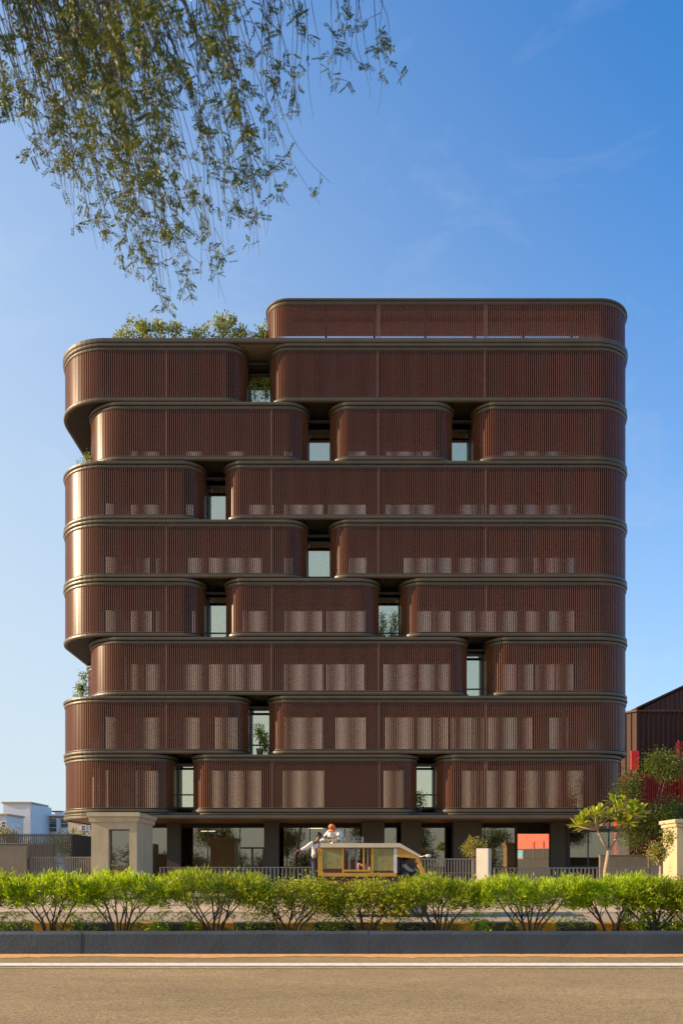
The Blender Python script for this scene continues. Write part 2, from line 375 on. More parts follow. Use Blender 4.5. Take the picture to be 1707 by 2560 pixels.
# glazed bays measured along the picture's width / 1568
CUR = {8: [(297,368),(425,560),(650,742),(800,842),(885,1010),(1050,1110),(1150,1300)],
 7: [(297,368),(425,470),(515,560),(650,672),(800,842),(885,1010),(1150,1300)],
 6: [(236,262),(300,370),(425,445),(570,628),(650,742),(750,842),(885,1000),(1050,1112),(1122,1190),(1200,1312)],
 5: [(238,272),(315,345),(355,371),(430,470),(480,602),(650,672),(800,842),(925,1036),(1050,1200),(1225,1320)],
 4: [(240,268),(300,350),(358,371),(440,464),(555,618),(650,742),(748,840),(950,1036),(1045,1190),(1205,1240),(1258,1320)],
 3: [(288,330),(335,371),(422,470),(478,602),(650,742),(748,838),(880,955),(960,1040),(1150,1225),(1230,1318)],
 2: [(240,275),(322,369),(420,458),(492,546),(650,742),(770,840),(882,952),(955,1030),(1035,1112),(1118,1190),(1196,1222),(1258,1305)],
 1: [(212,250),(310,371),(480,520),(525,602),(648,744),(880,930),(1060,1110),(1115,1186),(1196,1290),(1300,1355)]}
def zb(k): return ZB1+FL*(k-1)
PITCH = .129
slat_me = None
n_ind = 0
POSTX = [-10.75, -4.28, 2.27, 8.85]
back = {}
for k, blocks in lev.items():
    z0 = zb(k); z1 = z0+(SH if k < 9 else 2.07)
    allb = [(xl, xr, None) for xl, xr in blocks]
    for bi, (xl, xr, _) in enumerate(allb):
        first, last = bi == 0, bi == len(allb)-1
        rl = RI; ybl = D+1.9
        if first and xl < -17: rl = RL; ybl = YB
        elif first and k in (3, 7): rl = 2.4; ybl = D+6.6
        elif k == 9: rl = 1.3; ybl = D+7.0
        rr = RI; ybr = D+1.9
        if last: rr = RR; ybr = YB
        path = outline(xl, xr, rl, rr, D, ybl, ybr)
        # ---- bands below and above the screen
        mb = MB()
        mb.sweep(path, stripe(z0-.05, z0, .07)); mb.sweep(path, stripe(z0-.285, z0-.095, .15))
        if k == 1: mb.sweep(path, stripe(z0-.455, z0-.325, .11))
        P_(mb, 'lower_band', M['band'])
        mb = MB()
        if k < 9:
            mb.sweep(path, stripe(z1+.01, z1+.175, .11)); mb.sweep(path, stripe(z1+.225, z1+.40, .17))
        else:
            mb.sweep(path, stripe(z1, z1+.20, .11)); mb.sweep(path, stripe(z1+.205, z1+.33, .19))
        P_(mb, 'upper_band', M['band'])
        # ---- plates (floor and ceiling of the block)
        pl = lambda zz0, zz1, ins, yb=YB: MB().prism([(xl+ins, yb)]+[(x-nx*ins, y-ny*ins) for x, y, nx, ny in path[1:-1]]+[(xr-ins, yb)], zz0, zz1)
        if k < 9:
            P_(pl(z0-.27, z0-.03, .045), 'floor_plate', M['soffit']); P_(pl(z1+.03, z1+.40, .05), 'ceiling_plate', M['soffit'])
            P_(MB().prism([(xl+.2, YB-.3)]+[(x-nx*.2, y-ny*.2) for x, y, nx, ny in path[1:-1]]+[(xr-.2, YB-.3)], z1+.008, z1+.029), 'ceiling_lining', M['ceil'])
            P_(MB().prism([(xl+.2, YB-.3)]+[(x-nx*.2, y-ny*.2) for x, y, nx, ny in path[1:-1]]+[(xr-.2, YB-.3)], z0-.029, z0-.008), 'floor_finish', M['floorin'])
        # ---- slats
        st = along(path, PITCH)
        mbs = MB(); mbp = MB()
        for (x, y, nx, ny) in st:
            front = ny < -.2
            post = front and any(abs(x-p) < PITCH*.55 for p in POSTX) and abs(ny+1) < .01
            tw, dp = (.027, .05) if not post else (.042, .06)
            tx, ty = -ny, nx
            if k == 1 and front and not post and n_ind < 296:
                if slat_me is None:
                    q = MB().box(-.027, .027, -.05, .05, 0, SH+.02); slat_me = bpy.data.meshes.new('slat'); slat_me.from_pydata(q.v, [], q.f); slat_me.materials.append(M['slat'])
                o = bpy.data.objects.new('slat', slat_me); col.objects.link(o); o.parent = bld
                o.location = (x, y-D, z0-.01); o.rotation_euler = (0, 0, math.atan2(ty, tx)); n_ind += 1
                continue
            tgt = MB() if post else mbs
            c4 = [(x+tx*a+nx*b_, y+ty*a+ny*b_) for a, b_ in ((-tw,-dp),(tw,-dp),(tw,dp),(-tw,dp))]
            zz0, zz1 = z0-.01, z1+.01
            tgt.add([(*c, zz0) for c in c4]+[(*c, zz1) for c in c4], [(0,3,2,1),(4,5,6,7),(0,1,5,4),(1,2,6,5),(2,3,7,6),(3,0,4,7)])
            if post: P_(tgt, 'screen_post', M['post'])
        if mbs.v: P_(mbs, 'slat_screen', M['slat'], kind='stuff')
        # ---- inner return panels beside the gaps
        if k < 9:
            for side, xx in ((-1, xl), (1, xr)):
                if (side < 0 and not first) or (side > 0 and not last):
                    a, b_ = (xx, xx+.1) if side < 0 else (xx-.1, xx)
                    P_(MB().box(a, b_, D+1.95, D+GAPD+.1, z0-.02, z1+.006), 'return_panel', M['gapwall'])
    # ---- recessed glazing
    if k < 9:
        zz0, zz1 = z0-.007, z1+.007
        yg = D+GAPD
        lim0 = -13.6 if k in (3, 7) else -15.3
        BAY = [lim0, 15.6]; xprev = lim0
        for (a, b_) in CUR[k]:
            x0, x1 = max(lim0+.05, xz(a/.9186, yg)), xz(b_/.9186, yg)
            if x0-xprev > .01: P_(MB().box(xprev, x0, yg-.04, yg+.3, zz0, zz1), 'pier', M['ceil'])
            xprev = x1
            fr = MB(); fr.box(x0, x1, yg, yg+.08, zz0, zz0+.06); fr.box(x0, x1, yg, yg+.08, zz1-.06, zz1)
            nm = max(1, round((x1-x0)/1.4))
            for j in range(nm+1):
                xm = x0+(x1-x0)*j/nm; fr.box(max(x0, xm-.025), min(x1, xm+.025), yg+.002, yg+.078, zz0+.06, zz1-.06)
            w = P_(fr, 'window', M['frame'])
            for j in range(nm):
                xa, xb = x0+(x1-x0)*j/nm+.025, x0+(x1-x0)*(j+1)/nm-.025
                P_(MB().box(xa, xb, yg+.03, yg+.045, zz0+.06, zz1-.06), 'pane', M['glass'], parent=w)
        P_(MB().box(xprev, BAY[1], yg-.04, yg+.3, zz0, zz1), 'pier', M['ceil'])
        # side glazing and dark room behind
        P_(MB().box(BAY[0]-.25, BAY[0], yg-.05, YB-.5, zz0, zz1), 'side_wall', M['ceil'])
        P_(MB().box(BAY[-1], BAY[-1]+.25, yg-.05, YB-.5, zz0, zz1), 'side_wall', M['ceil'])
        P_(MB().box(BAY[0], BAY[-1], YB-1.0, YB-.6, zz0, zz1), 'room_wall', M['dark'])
        P_(MB().box(BAY[0], BAY[-1], D+1.2, D+1.4, z1-.12, z1+.007), 'ceiling_beam', M['ceil'])
        # blinds and window frames in the gaps between blocks
        for (a, b_) in zip(blocks[:-1], blocks[1:]):
            g0, g1 = a[1], b_[0]; yy = yg-.14
            zl = zz0-.30 if k > 1 else z0+.12
            fr = MB()
            for zc in (zl, zl+.85 if k > 1 else z0+.95, z1-.05): fr.box(g0+.10, g1-.10, yy, yy+.08, zc, zc+.09)
            fr.box(g0+.002, g0+.10, yy, yy+.08, zl, z1+.006); fr.box(g1-.10, g1-.002, yy, yy+.08, zl, z1+.006)
            w = P_(fr, 'window', M['frame'])
            P_(MB().box(g0+.10, g1-.10, yy+.03, yy+.045, zl+.09, z1-.05), 'pane', M['gapglass'], parent=w)
            P_(MB().box(g0+.05, g1-.05, yy+.13, yy+.15, zl, z1), 'blind', M['blind'])
# setback blocks behind the two left terraces
for k in (3, 7):
    z0 = zb(k); z1 = z0+SH; path = outline(-17.95, -15.6, 1.6, .3, D+6.6, YB, D+8, 10)
    mb = MB(); mb.sweep(path, stripe(z0-.30, z0, .12)); P_(mb, 'lower_band', M['band'])
    mb = MB(); mb.sweep(path, stripe(z1, z1+.19, .11)); mb.sweep(path, stripe(z1+.21, z1+.42, .17)); P_(mb, 'upper_band', M['band'])
    mbs = MB()
    for (x, y, nx, ny) in along(path, PITCH):
        tx, ty = -ny, nx
        c4 = [(x+tx*a+nx*b_, y+ty*a+ny*b_) for a, b_ in ((-.027,-.05),(.027,-.05),(.027,.05),(-.027,.05))]
        mbs.add([(*c, z0-.01) for c in c4]+[(*c, z1+.01) for c in c4], [(0,3,2,1),(4,5,6,7),(0,1,5,4),(1,2,6,5),(2,3,7,6),(3,0,4,7)])
    P_(mbs, 'slat_screen', M['slat'], kind='stuff')
    P_(MB().box(-17.4, -15.7, D+8.0, YB-.6, z0-.005, z1+.005), 'side_wall', M['ceil'])
# continuous slab over the ground floor, with wooden soffit
path = outline(-17.80, 17.68, RL, RR, D, YB, YB)
mb = MB(); mb.sweep(path, stripe(4.47, 4.69, .16)); P_(mb, 'slab_edge', M['band'])
poly = lambda ins: [(-17.80+ins, YB)]+[(x-nx*ins, y-ny*ins) for x, y, nx, ny in path[1:-1]]+[(17.68-ins, YB)]
P_(MB().prism(poly(.05), 4.52, 4.87), 'slab', M['soffit'])
P_(MB().prism(poly(.35), 4.485, 4.518), 'wood_soffit', M['wood_soffit'])
# parapet of the main roof: third stripe, flat roof deck
path = outline(XL, XR, RL, RR, D, YB, YB)
z8 = zb(8)+SH
mb = MB(); mb.sweep(path, stripe(z8+.44, z8+.70, .20)); P_(mb, 'parapet', M['band'])
P_(MB().prism([(XL+.05, YB)]+[(x-nx*.05, y-ny*.05) for x, y, nx, ny in path[1:-1]]+[(XR-.05, YB)], z8+.41, z8+.55), 'roof_deck', M['conc_dark'])
# roof pavilion canopy: ring three metres deep with posts and a beam
z9 = zb(9); zt = z9+2.07
o9 = outline(-4.57, XR-.02, 1.3, RR, D, D+7, YB)
P_(MB().prism([(-4.5, D+3.0)]+[(x-nx*.07, y-ny*.07) for x, y, nx, ny in o9[1:-1]]+[(XR-.1, D+9.0), (XR-2.6, D+9.0), (XR-2.6, D+3.0)], zt+.02, zt+.25), 'canopy', M['canopy_wood'])
P_(MB().box(-3.2, XR-2.7, D+1.35, D+1.55, zt-.12, zt+.018), 'canopy_beam', M['post'])
P_(MB().box(-4.0, XR-2.8, D+4.6, D+4.8, z8+.56, z9+1.6), 'terrace_wall', M['white'])
for xx in (-.95, 2.05, 5.2, 8.2, 11.2, 14.2):
    P_(MB().box(xx-.07, xx+.07, D+.25, D+.39, z9, zt+.018), 'canopy_post', M['iron'])
# curtains hung just behind the glass
yc = D+GAPD+.38
for k, rs in CUR.items():
    z0 = zb(k); z1 = z0+SH
    for (a, b_) in rs:
        if k > 7: continue
        x0, x1 = xz(a/.9186, yc), xz(b_/.9186, yc)
        n_ = max(8, int((x1-x0)/.045)); vs = []; fs = []; ph = random.random()*6
        for i in range(n_+1):
            x = x0+(x1-x0)*i/n_; y = yc+.05*math.sin(i*.9+ph)+.02*math.sin(i*.37+ph*2)
            vs += [(x, y, z0-.005), (x, y, z1-.04)]
            if i: fs.append((2*i-2, 2*i, 2*i+1, 2*i-1))
        m_ = MB(); m_.add(vs, fs); P_(m_, 'curtain', M['curtain2'] if random.random() < .5 else M['curtain'], True)
# ---- ground floor
YG = D+6.0; ZC = 4.48
P_(MB().box(-17.5, 20, D-1.5, YB+6, .121, .17), 'lobby_floor', M['conc_dark'])
for (a, b_) in ((417,450),(660,697),(904,961),(1003,1053),(1134,1205),(1377,1413)):
    x0, x1 = xz(a, D+3.6), xz(b_, D+3.6)
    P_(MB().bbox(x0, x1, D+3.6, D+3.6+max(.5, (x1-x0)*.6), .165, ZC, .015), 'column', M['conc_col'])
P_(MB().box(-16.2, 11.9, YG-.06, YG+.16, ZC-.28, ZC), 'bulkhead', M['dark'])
gx = [-16.2, -13.6, -11.4, -9.2, -7.0, -4.6, -2.2, .2, 2.8, 5.3, 7.6, 9.8, 11.9]
for x0, x1 in zip(gx[:-1], gx[1:]):
    fr = MB()
    fr.box(x0, x0+.06, YG, YG+.10, .17, ZC-.281); fr.box(x1-.003, x1, YG, YG+.10, .17, ZC-.281)
    fr.box(x0+.06, x1-.003, YG+.002, YG+.098, .17, .27)
    if x0 in (-7.0,):
        fr.box(x0+.06, x1-.003, YG+.002, YG+.098, 2.75, 2.87)
        for q in (.8, 1.6): fr.box(x0+q, x0+q+.14, YG-.01, YG+.11, .27, 2.75)
    w = P_(fr, 'shopfront', M['frame'])
    P_(MB().box(x0+.06, x1-.003, YG+.04, YG+.055, .27, ZC-.281), 'pane', M['gfglass'], parent=w)
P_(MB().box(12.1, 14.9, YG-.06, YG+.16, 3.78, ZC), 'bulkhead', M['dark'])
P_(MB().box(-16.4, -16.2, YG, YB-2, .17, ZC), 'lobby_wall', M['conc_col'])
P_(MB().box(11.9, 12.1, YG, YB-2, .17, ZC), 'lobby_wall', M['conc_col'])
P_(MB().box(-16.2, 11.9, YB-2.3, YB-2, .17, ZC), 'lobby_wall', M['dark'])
P_(MB().box(14.9, 15.2, D+4.2, D+6.5, .17, ZC), 'lobby_wall', M['conc_col'])
# glazed annex at the right end
for x0, x1 in ((15.25, 16.6), (16.62, 18.0), (18.02, 19.4)):
    fr = MB(); fr.box(x0, x0+.07, D+5, D+5.1, .17, 4.0); fr.box(x0+.07, x1, D+5.002, D+5.098, 3.85, 4.0); fr.box(x0+.07, x1, D+5.002, D+5.098, 1.5, 1.58)
    w = P_(fr, 'shopfront', M['frame']); P_(MB().box(x0+.07, x1, D+5.04, D+5.055, .17, 3.85), 'pane', M['gfglass'], parent=w)
P_(MB().box(15.25, 19.4, D+9, D+9.3, .17, 4.0), 'annex_wall', M['dark'])
P_(MB().box(15.2, 19.6, D+4.8, D+9.3, 4.02, 4.25), 'annex_roof', M['conc_dark'])
# linear lamps in the lobby
M['lamp'] = emit_mat('lamp_glow', (1, .86, .62), 2.2)
for (a, y, nm) in ((520, 2080, 'lit linear ceiling lamp in the lobby behind the left glazing'), (789, 2073, 'lit linear ceiling lamp in the lobby behind the roof rider')):
    p = px(a, y, YG+1.2)
    t = thing('linear_lamp', nm, 'lamp', loc=p)
    MB().box(-.5, .5, -.05, .05, 0, .06).build('diffuser', M['lamp'], t)
    for s_ in (-.35, .35): MB().box(s_-.008, s_+.008, -.008, .008, .062, ZC-p.z).build('hanger', M['iron'], t)

# ------------------------------------------------------------------ plants
def leafy(name, label, cat, base, stems, clusters, lm, bm, nleaf, ln, wd, up=.3, group=None, spread=.25, pot=None, droop=.1, spreadz=None):
    """stems: list of (pts, radii) relative to base; clusters: (x,y,z,weight)"""
    t = thing(name, label, cat, group, base)
    mb = MB()
    for pts, rad in stems: mb.tube(pts, rad, 6)
    mb.build('trunk' if cat == 'tree' else 'stem', bm, t, True)
    C_ = np.array([c[:3] for c in clusters], float); W = np.array([c[3] if len(c) > 3 else 1. for c in clusters], float); W /= W.sum()
    idx = rng.choice(len(C_), nleaf, p=W)
    off = rng.normal(size=(nleaf, 3))*spread
    if spreadz is not None: off[:, 2] *= spreadz/spread
    Pn = C_[idx]+off
    Dr = norm(off+rng.normal(size=(nleaf, 3))*spread*.7)+np.array([0, 0, up])
    V, Fq = leaves(Pn, Dr, ln*rng.uniform(.7, 1.2, nleaf), wd*rng.uniform(.8, 1.2, nleaf), droop=droop)
    mesh_np('crown' if cat == 'tree' else 'foliage', V, Fq, lm, t)
    if pot:
        r_, h = pot; MB().lathe((0,0,0), [(r_*.7,0),(r_*.95,h*.8),(r_,h*.82),(r_,h),(r_*.85,h),(r_*.8,h*.9)]).build('pot', M['pot'], t, True)
    return t
def limbs(trunk_top, clusters, r0, r1, n=None, jit=.1):
    out = []
    for c in clusters[:n]:
        a = Vector(trunk_top); e = Vector(c[:3]); m1 = a.lerp(e, .4)+Vector((random.uniform(-jit,jit), random.uniform(-jit,jit), random.uniform(0, jit*2)))
        out.append(([a, m1, e], [r0, (r0+r1)*.55, r1]))
    return out
def pot_plant(x, y, ytop, d, floorz, label, w=.22, n=260, leaf=.13, pot=(.2, .35), bushy=False):
    X = xz(x, d); h = px(x, ytop, d).z-floorz
    cl = []
    for i in range(9):
        t = random.uniform(.35 if not bushy else .25, .95); cl.append((random.uniform(-w, w)*(1.1-t*.5), random.uniform(-w, w)*.8, h*t, 1))
    cl.append((0, 0, h*.95, 1))
    st = [([(0,0,.1), (random.uniform(-.04,.04), 0, h*.5), (random.uniform(-.06,.06), 0, h*.92)], [.022, .016, .008])]
    st += limbs((0, 0, h*.35), cl[:6], .012, .005, jit=.04)
    return leafy('potted_plant', label, 'plant', (X, d, floorz), st, cl, M['potleaf'], M['twig'], n, leaf, leaf*.42, up=.2, spread=.11, pot=pot, group='plants on the balconies')
gz = lambda k: zb(k)-.33
pot_plant(636, 0, 957, D+.75, gz(8)+.01, 'slim pale plant at left in the top gap between slatted blocks', .12, 240)
pot_plant(664, 0, 948, D+.75, gz(8)+.01, 'taller dark green plant at right in the top gap', .14, 420)
pot_plant(216, 0, 1138, D+1.6, gz(7)+.01, 'low bushy plant on the upper left terrace under the overhang', .4, 300, pot=(.3, .3), bushy=True)
pot_plant(957, 0, 1535, D+.9, gz(4)+.01, 'dark plant at left in the gap above the fourth storey ledge', .16, 380)
pot_plant(987, 0, 1535, D+.9, gz(4)+.01, 'dark plant at right in the gap above the fourth storey ledge', .15, 380)
pot_plant(207, 0, 1683, D+3.4, gz(3)+.01, 'bright green shrub on the lower left terrace beside the slats', .42, 700, .16, (.3, .4), True)
pot_plant(650, 0, 1815, D+.7, gz(2)+.01, 'leafy dark plant in a grey pot in the second storey gap', .28, 520, .15, (.25, .45))
pot_plant(1050, 0, 1980, D+1.2, gz(1)+.16, 'small plant low in the right gap of the first slatted storey', .25, 200, .15, (.2, .25))
# roof terrace shrubs
RZ = z8+.56
for i, (x, yt, w, n, lab) in enumerate([
  (310, 815, .50, 420, 'leftmost rounded shrub on the roof terrace'),
  (352, 790, .55, 420, 'tall thin shrub second from the left on the roof'),
  (388, 800, .55, 480, 'yellowish leafy shrub third from the left on the roof'),
  (430, 797, .50, 330, 'sparse upright shrub fourth from the left on the roof'),
  (470, 822, .60, 380, 'low spreading shrub near the middle of the roof planting'),
  (512, 812, .55, 400, 'broad shrub just left of the tallest roof shrub'),
  (563, 780, .60, 620, 'tallest yellow green shrub on the roof terrace'),
  (607, 818, .50, 320, 'small dark shrub right of the tallest roof shrub'),
  (662, 800, .55, 520, 'yellow shrub against the slatted roof pavilion')]):
    d = D+1.4; X = xz(x, d); h = (px(x, yt, d).z-RZ)*.9
    cl = [(random.uniform(-w, w), random.uniform(-.35, .35), h*random.uniform(.35, .95), 1) for _ in range(11)]
    cl += [(random.uniform(-w*.4, w*.4), 0, h*.95, .6)]
    leafy('roof_shrub', lab, 'shrub', (X, d, RZ), limbs((0, 0, .05), cl, .014, .004, jit=.06), cl, M['roofleaf'], M['twig'], int(n*1.2), .22, .085, up=.6, spread=.14, group='shrubs on the roof terrace')

# ---- hedge shrubs along the median
def hedge_shrub(x, top, label, kind, half=.92, seed=0, low=.72, nsh=190):
    r = np.random.default_rng(100+seed); rd = random.Random(seed)
    X = xz(x, 15.75); t = thing('hedge_shrub', label, 'shrub', 'shrubs of the median hedge', (X, 15.75, .155))
    h = top-.155-.05; mb = MB()
    ns = rd.choice([7, 8, 9])
    tips = []
    for i in range(ns):
        a = (i+.5)/ns*2-1+rd.uniform(-.1, .1); yy = rd.uniform(-.32, .32)
        p0 = Vector((a*.10, yy*.15, -.02)); p1 = Vector((a*.24+rd.uniform(-.05,.05), yy*.5, h*.26)); p2 = Vector((a*.52+rd.uniform(-.08,.08), yy*.85, h*.5)); p3 = Vector((a*.74+rd.uniform(-.06,.06), yy, h*.78))
        mb.tube([p0, p1, p2, p3], [.024, .019, .014, .007], 6)
        for q in range(4):
            s_ = p1.lerp(p2, rd.random()) if q < 2 else p2.lerp(p3, rd.random())
            e = s_+Vector((rd.uniform(-.28, .28), rd.uniform(-.2, .2), rd.uniform(.10, .36)))
            mb.tube([s_, s_.lerp(e, .5)+Vector((rd.uniform(-.03,.03), 0, .02)), e], [.010, .008, .004], 5); tips.append(e)
    mb.build('stem', M['bark'], t, True)
    S = []
    for i in range(nsh):
        a = r.uniform(-1, 1); b_ = r.uniform(-1, 1)
        zt_ = h*(1.0-.10*abs(a)**3-.05*b_*b_)-.10+.05*math.sin(a*4.3+seed*1.7)+r.normal()*.035
        z = zt_-abs(r.normal())*.17 if r.random() < .62 else r.uniform(low*h*.72, zt_)
        S.append((a*half*(1 if z > h*.62 else .82), b_*.46, z))
    for i in range(26 if kind == 0 else 50):
        S.append((r.choice([-1, 1])*r.uniform(.25, .95)*half, r.uniform(-.4, .3), r.uniform(h*.12 if kind else h*.22, h*.6)))
    S = np.array(S)
    if kind == 0:
        m = 15; n = len(S)*m; B = np.repeat(S, m, 0)
        B = B+r.normal(size=(n, 3))*np.array([.03, .03, .045])
        ang = r.uniform(0, 2*np.pi, n); tilt = np.where(B[:, 2] > h*.78, r.uniform(.05, .95, n), r.uniform(.3, 1.4, n))
        Dr = np.stack([np.cos(ang)*np.sin(tilt), np.sin(ang)*np.sin(tilt), np.cos(tilt)], 1)
        hang = B[:, 2] < h*.45; Dr[hang, 2] *= -.4
        V, Fq = leaves(B, Dr, r.uniform(.085, .16, n), r.uniform(.013, .021, n), droop=.18, r=r); lm = M['hedge'] if seed % 3 else M['hedge3']
    else:
        m = 22; n = len(S)*m; B = np.repeat(S, m, 0)+r.normal(size=(n, 3))*np.array([.07, .07, .07])
        Dr = r.normal(size=(n, 3))+np.array([0, 0, .6])
        V, Fq = leaves(B, Dr, r.uniform(.035, .07, n), r.uniform(.02, .034, n), droop=.15, r=r); lm = M['hedge2']
    mesh_np('foliage', V, Fq, lm, t)
    return t
HS = [(-75, 1.50, 'hedge shrub cut off by the left edge of the picture', 0, .9), (130, 1.50, 'hedge shrub with a single slender stem group, second from left', 0, .9),
      (302, 1.53, 'wide hedge shrub with fanning dark stems below the booth', 0, .98), (535, 1.54, 'tall dense hedge shrub with open stems left of the van', 0, .95),
      (726, 1.43, 'small round-leaved hedge shrub below the standing man', 1, .85), (915, 1.38, 'yellow flowered hedge shrub in front of the van', 1, .85),
      (1093, 1.44, 'bright narrow-leaved hedge shrub below the van bonnet', 0, .9), (1325, 1.46, 'broad hedge shrub left of the frangipani trunk', 0, 1.0),
      (1531, 1.47, 'hedge shrub below the frangipani tree', 0, .85), (1640, 1.42, 'thin hedge shrub right of the frangipani', 0, .6), (1745, 1.40, 'round-leaved hedge shrub at the right picture edge', 1, .75)]
for i, (x, top, lab, kd, hf) in enumerate(HS):
    t = hedge_shrub(x, top, lab, kd, hf*1.08, i+3, nsh=520 if kd == 0 else 420)
    if i == 5:
        fl = MB()
        for q in range(34):
            c = Vector((random.uniform(.05, .75) if q < 24 else random.uniform(-.7, .7), random.uniform(-.5, -.3), random.uniform(.35, 1.15)))
            for s_ in range(5):
                a = s_*1.2566+random.random(); u = Vector((math.cos(a), random.uniform(-.4, .1), math.sin(a)))*.026; w = Vector((-u.z, 0, u.x))*.45
                fl.add([c, c+u*.6+w, c+u*1.3, c+u*.6-w], [(0,1,2,3)])
        tag(fl.build('flower', M['flower'], t), kind='stuff')
# small plants low in the median
for i, (x, hgt, lab) in enumerate([(180, .5, 'low leafy sprout at the foot of the hedge near the left'), (395, .45, 'drooping sprout between the two left hedge shrubs'), (470, .42, 'sprig hanging under the hedge beside the black kerb block'),
                                   (1195, .5, 'bushy sprout at the hedge foot right of the van'), (1570, .95, 'broad leaved sapling growing in the hedge under the frangipani')]):
    X = xz(x, 15.6); big = i == 4
    cl = [(random.uniform(-.14,.14), random.uniform(-.1,.1), hgt*random.uniform(.35, 1), 1) for _ in range(7)]
    leafy('median_sprout', lab, 'plant', (X, 15.55, .155), limbs((0,0,0), cl, .007, .003, jit=.03), cl, M['plum'] if big else M['hedge'], M['twig'], 150 if not big else 60, .11 if not big else .22, .02 if not big else .06, up=.1, spread=.07, group='sprouts at the hedge foot')

# ---- frangipani on the pavement
DF = 33.0
fb = px(1513, 2205, DF); fb.z = .12
ft = thing('frangipani_tree', 'young forked frangipani tree with big pale green leaves on the pavement', 'tree', loc=fb)
rel = lambda x, y, dy=0.: px(x, y, DF)-fb+Vector((0, dy, 0))
tr = MB()
fork = rel(1521, 2128)
tr.tube([(0,0,0), rel(1513, 2180), rel(1518, 2150), fork], [.11, .095, .085, .08], 8)
A1 = rel(1490, 2074, -.1); A2 = rel(1556, 2068, .15)
tr.tube([fork, fork.lerp(A1, .5)+Vector((-.03,0,0)), A1], [.065, .052, .045], 7)
tr.tube([fork, fork.lerp(A2, .5)+Vector((.05,0,0)), A2], [.065, .052, .045], 7)
ros = []
for (x, y, dy, src) in [(1455, 2055, -.1, A1), (1470, 2072, .4, A1), (1492, 2038, 0, A1), (1508, 2030, .4, A1), (1478, 2040, -.5, A1),
                        (1540, 2025, -.3, A2), (1553, 2012, .2, A2), (1578, 2022, -.1, A2), (1600, 2040, .1, A2), (1560, 2062, -.4, A2), (1588, 2030, .5, A2), (1545, 2052, -.1, A2), (1445, 2066, .2, A1), (1515, 2044, -.3, A1), (1465, 2040, .1, A1), (1500, 2060, .5, A1), (1570, 2040, -.5, A2), (1610, 2030, .3, A2), (1535, 2008, .1, A2), (1575, 2066, .2, A2)]:
    p = rel(x, y, dy); tr.tube([src, src.lerp(p, .6)+Vector((0,0,-.03)), p], [.035, .028, .024], 6); ros.append(p)
tr.build('trunk', M['bark_pale'], ft, True)
lv = MB()
for p in ros:
    for q in range(24):
        a = q*2.399+random.random()*.3; tl = R(random.uniform(12, 100)); ln = random.uniform(.34, .54); wd = ln*.31
        d = Vector((math.cos(a)*math.sin(tl), math.sin(a)*math.sin(tl), math.cos(tl))); s_ = d.cross(Vector((0,0,1))).normalized(); u = s_.cross(d)
        vs = []; K = [(0,.12),(.18,.45),(.42,.85),(.66,1.),(.86,.7),(1.,.05)]
        for t_, w_ in K:
            c = p+d*(ln*t_)+Vector((0,0,-1))*ln*.12*t_*t_
            vs += [c+s_*wd*.5*w_+u*wd*.12*w_, c, c-s_*wd*.5*w_+u*wd*.12*w_]
        fs = []
        for k in range(5):
            for e in (0, 1): fs.append((k*3+e, k*3+e+1, k*3+e+4, k*3+e+3))
        lv.add(vs, fs)
lv.build('crown', M['plum'], ft, True)

# ---- other trees and shrubs near the building
def blob_tree(name, label, base, trunk_h, crown, nl, ln, wd, lm, bm, r0=.14, cat='tree', spread=.35, up=.15, group=None, nlimb=14, lean=(0,0)):
    cl = []
    for (cx_, cy_, cz_, rx, ry, rz_, n) in crown:
        for _ in range(n):
            v = Vector((random.gauss(0,1), random.gauss(0,1), random.gauss(0,1))).normalized()*random.uniform(.35, 1)
            cl.append((cx_+v.x*rx, cy_+v.y*ry, cz_+v.z*rz_, random.uniform(.4, 1.6)))
    random.shuffle(cl)
    top = Vector((lean[0], lean[1], trunk_h))
    st = [([(0,0,-.03), (lean[0]*.3, lean[1]*.3, trunk_h*.5), top], [r0, r0*.75, r0*.6])]+limbs(top, cl, r0*.4, .012, nlimb, jit=.2)
    return leafy(name, label, cat, base, st, cl, lm, bm, nl, ln, wd, up=up, spread=spread, group=group)
blob_tree('street_tree', 'feathery dark green tree beside the right end of the slatted building', px(1622, 2190, 47).xy.to_3d()+Vector((0,0,.12)), 3.2,
          [(-1.25,0,5.0,.32,.6,2.1,18), (.95,0,7.15,1.15,.8,.5,24), (.75,0,4.0,1.1,.8,1.15,26), (-.7,.2,3.4,.6,.7,.9,12)], 17000, .14, .05, M['treeleaf'], M['bark'], .09, spread=.30, nlimb=13)
blob_tree('street_tree', 'dark leafy tree in the shade behind the right boundary wall', px(1690, 2190, 56).xy.to_3d()+Vector((0,0,.12)), 3.0,
          [(.3,0,4.3,1.3,1.0,1.5,32)], 8000, .16, .06, M['treeleaf'], M['bark'], .12, spread=.34)
blob_tree('topiary_shrub', 'round yellowish clipped shrub on a thin stem behind the white gate post', px(1182, 2200, 42.5).xy.to_3d()+Vector((0,0,.12)), 1.75,
          [(0,0,2.45,.52,.5,.45,22)], 1700, .09, .045, M['topi'], M['bark_pale'], .035, 'shrub', .12, nlimb=12)
blob_tree('topiary_shrub', 'lumpy shrub on a thick pale trunk near the right pillar', px(1651, 2200, 36).xy.to_3d()+Vector((0,0,.12)), 1.5,
          [(-.1,0,2.0,.45,.4,.4,18), (.3,0,2.6,.18,.2,.5,9)], 1700, .10, .055, M['topi'], M['bark_pale'], .10, 'shrub', .10, nlimb=12)
blob_tree('garden_bush', 'green bush above the slatted fence left of the booth', px(178, 2190, 62).xy.to_3d()+Vector((0,0,-.05)), 2.2, [(0,0,3.2,1.7,1.2,1.0,36)], 3200, .16, .07, M['treeleaf'], M['bark'], .1, 'shrub', .24)
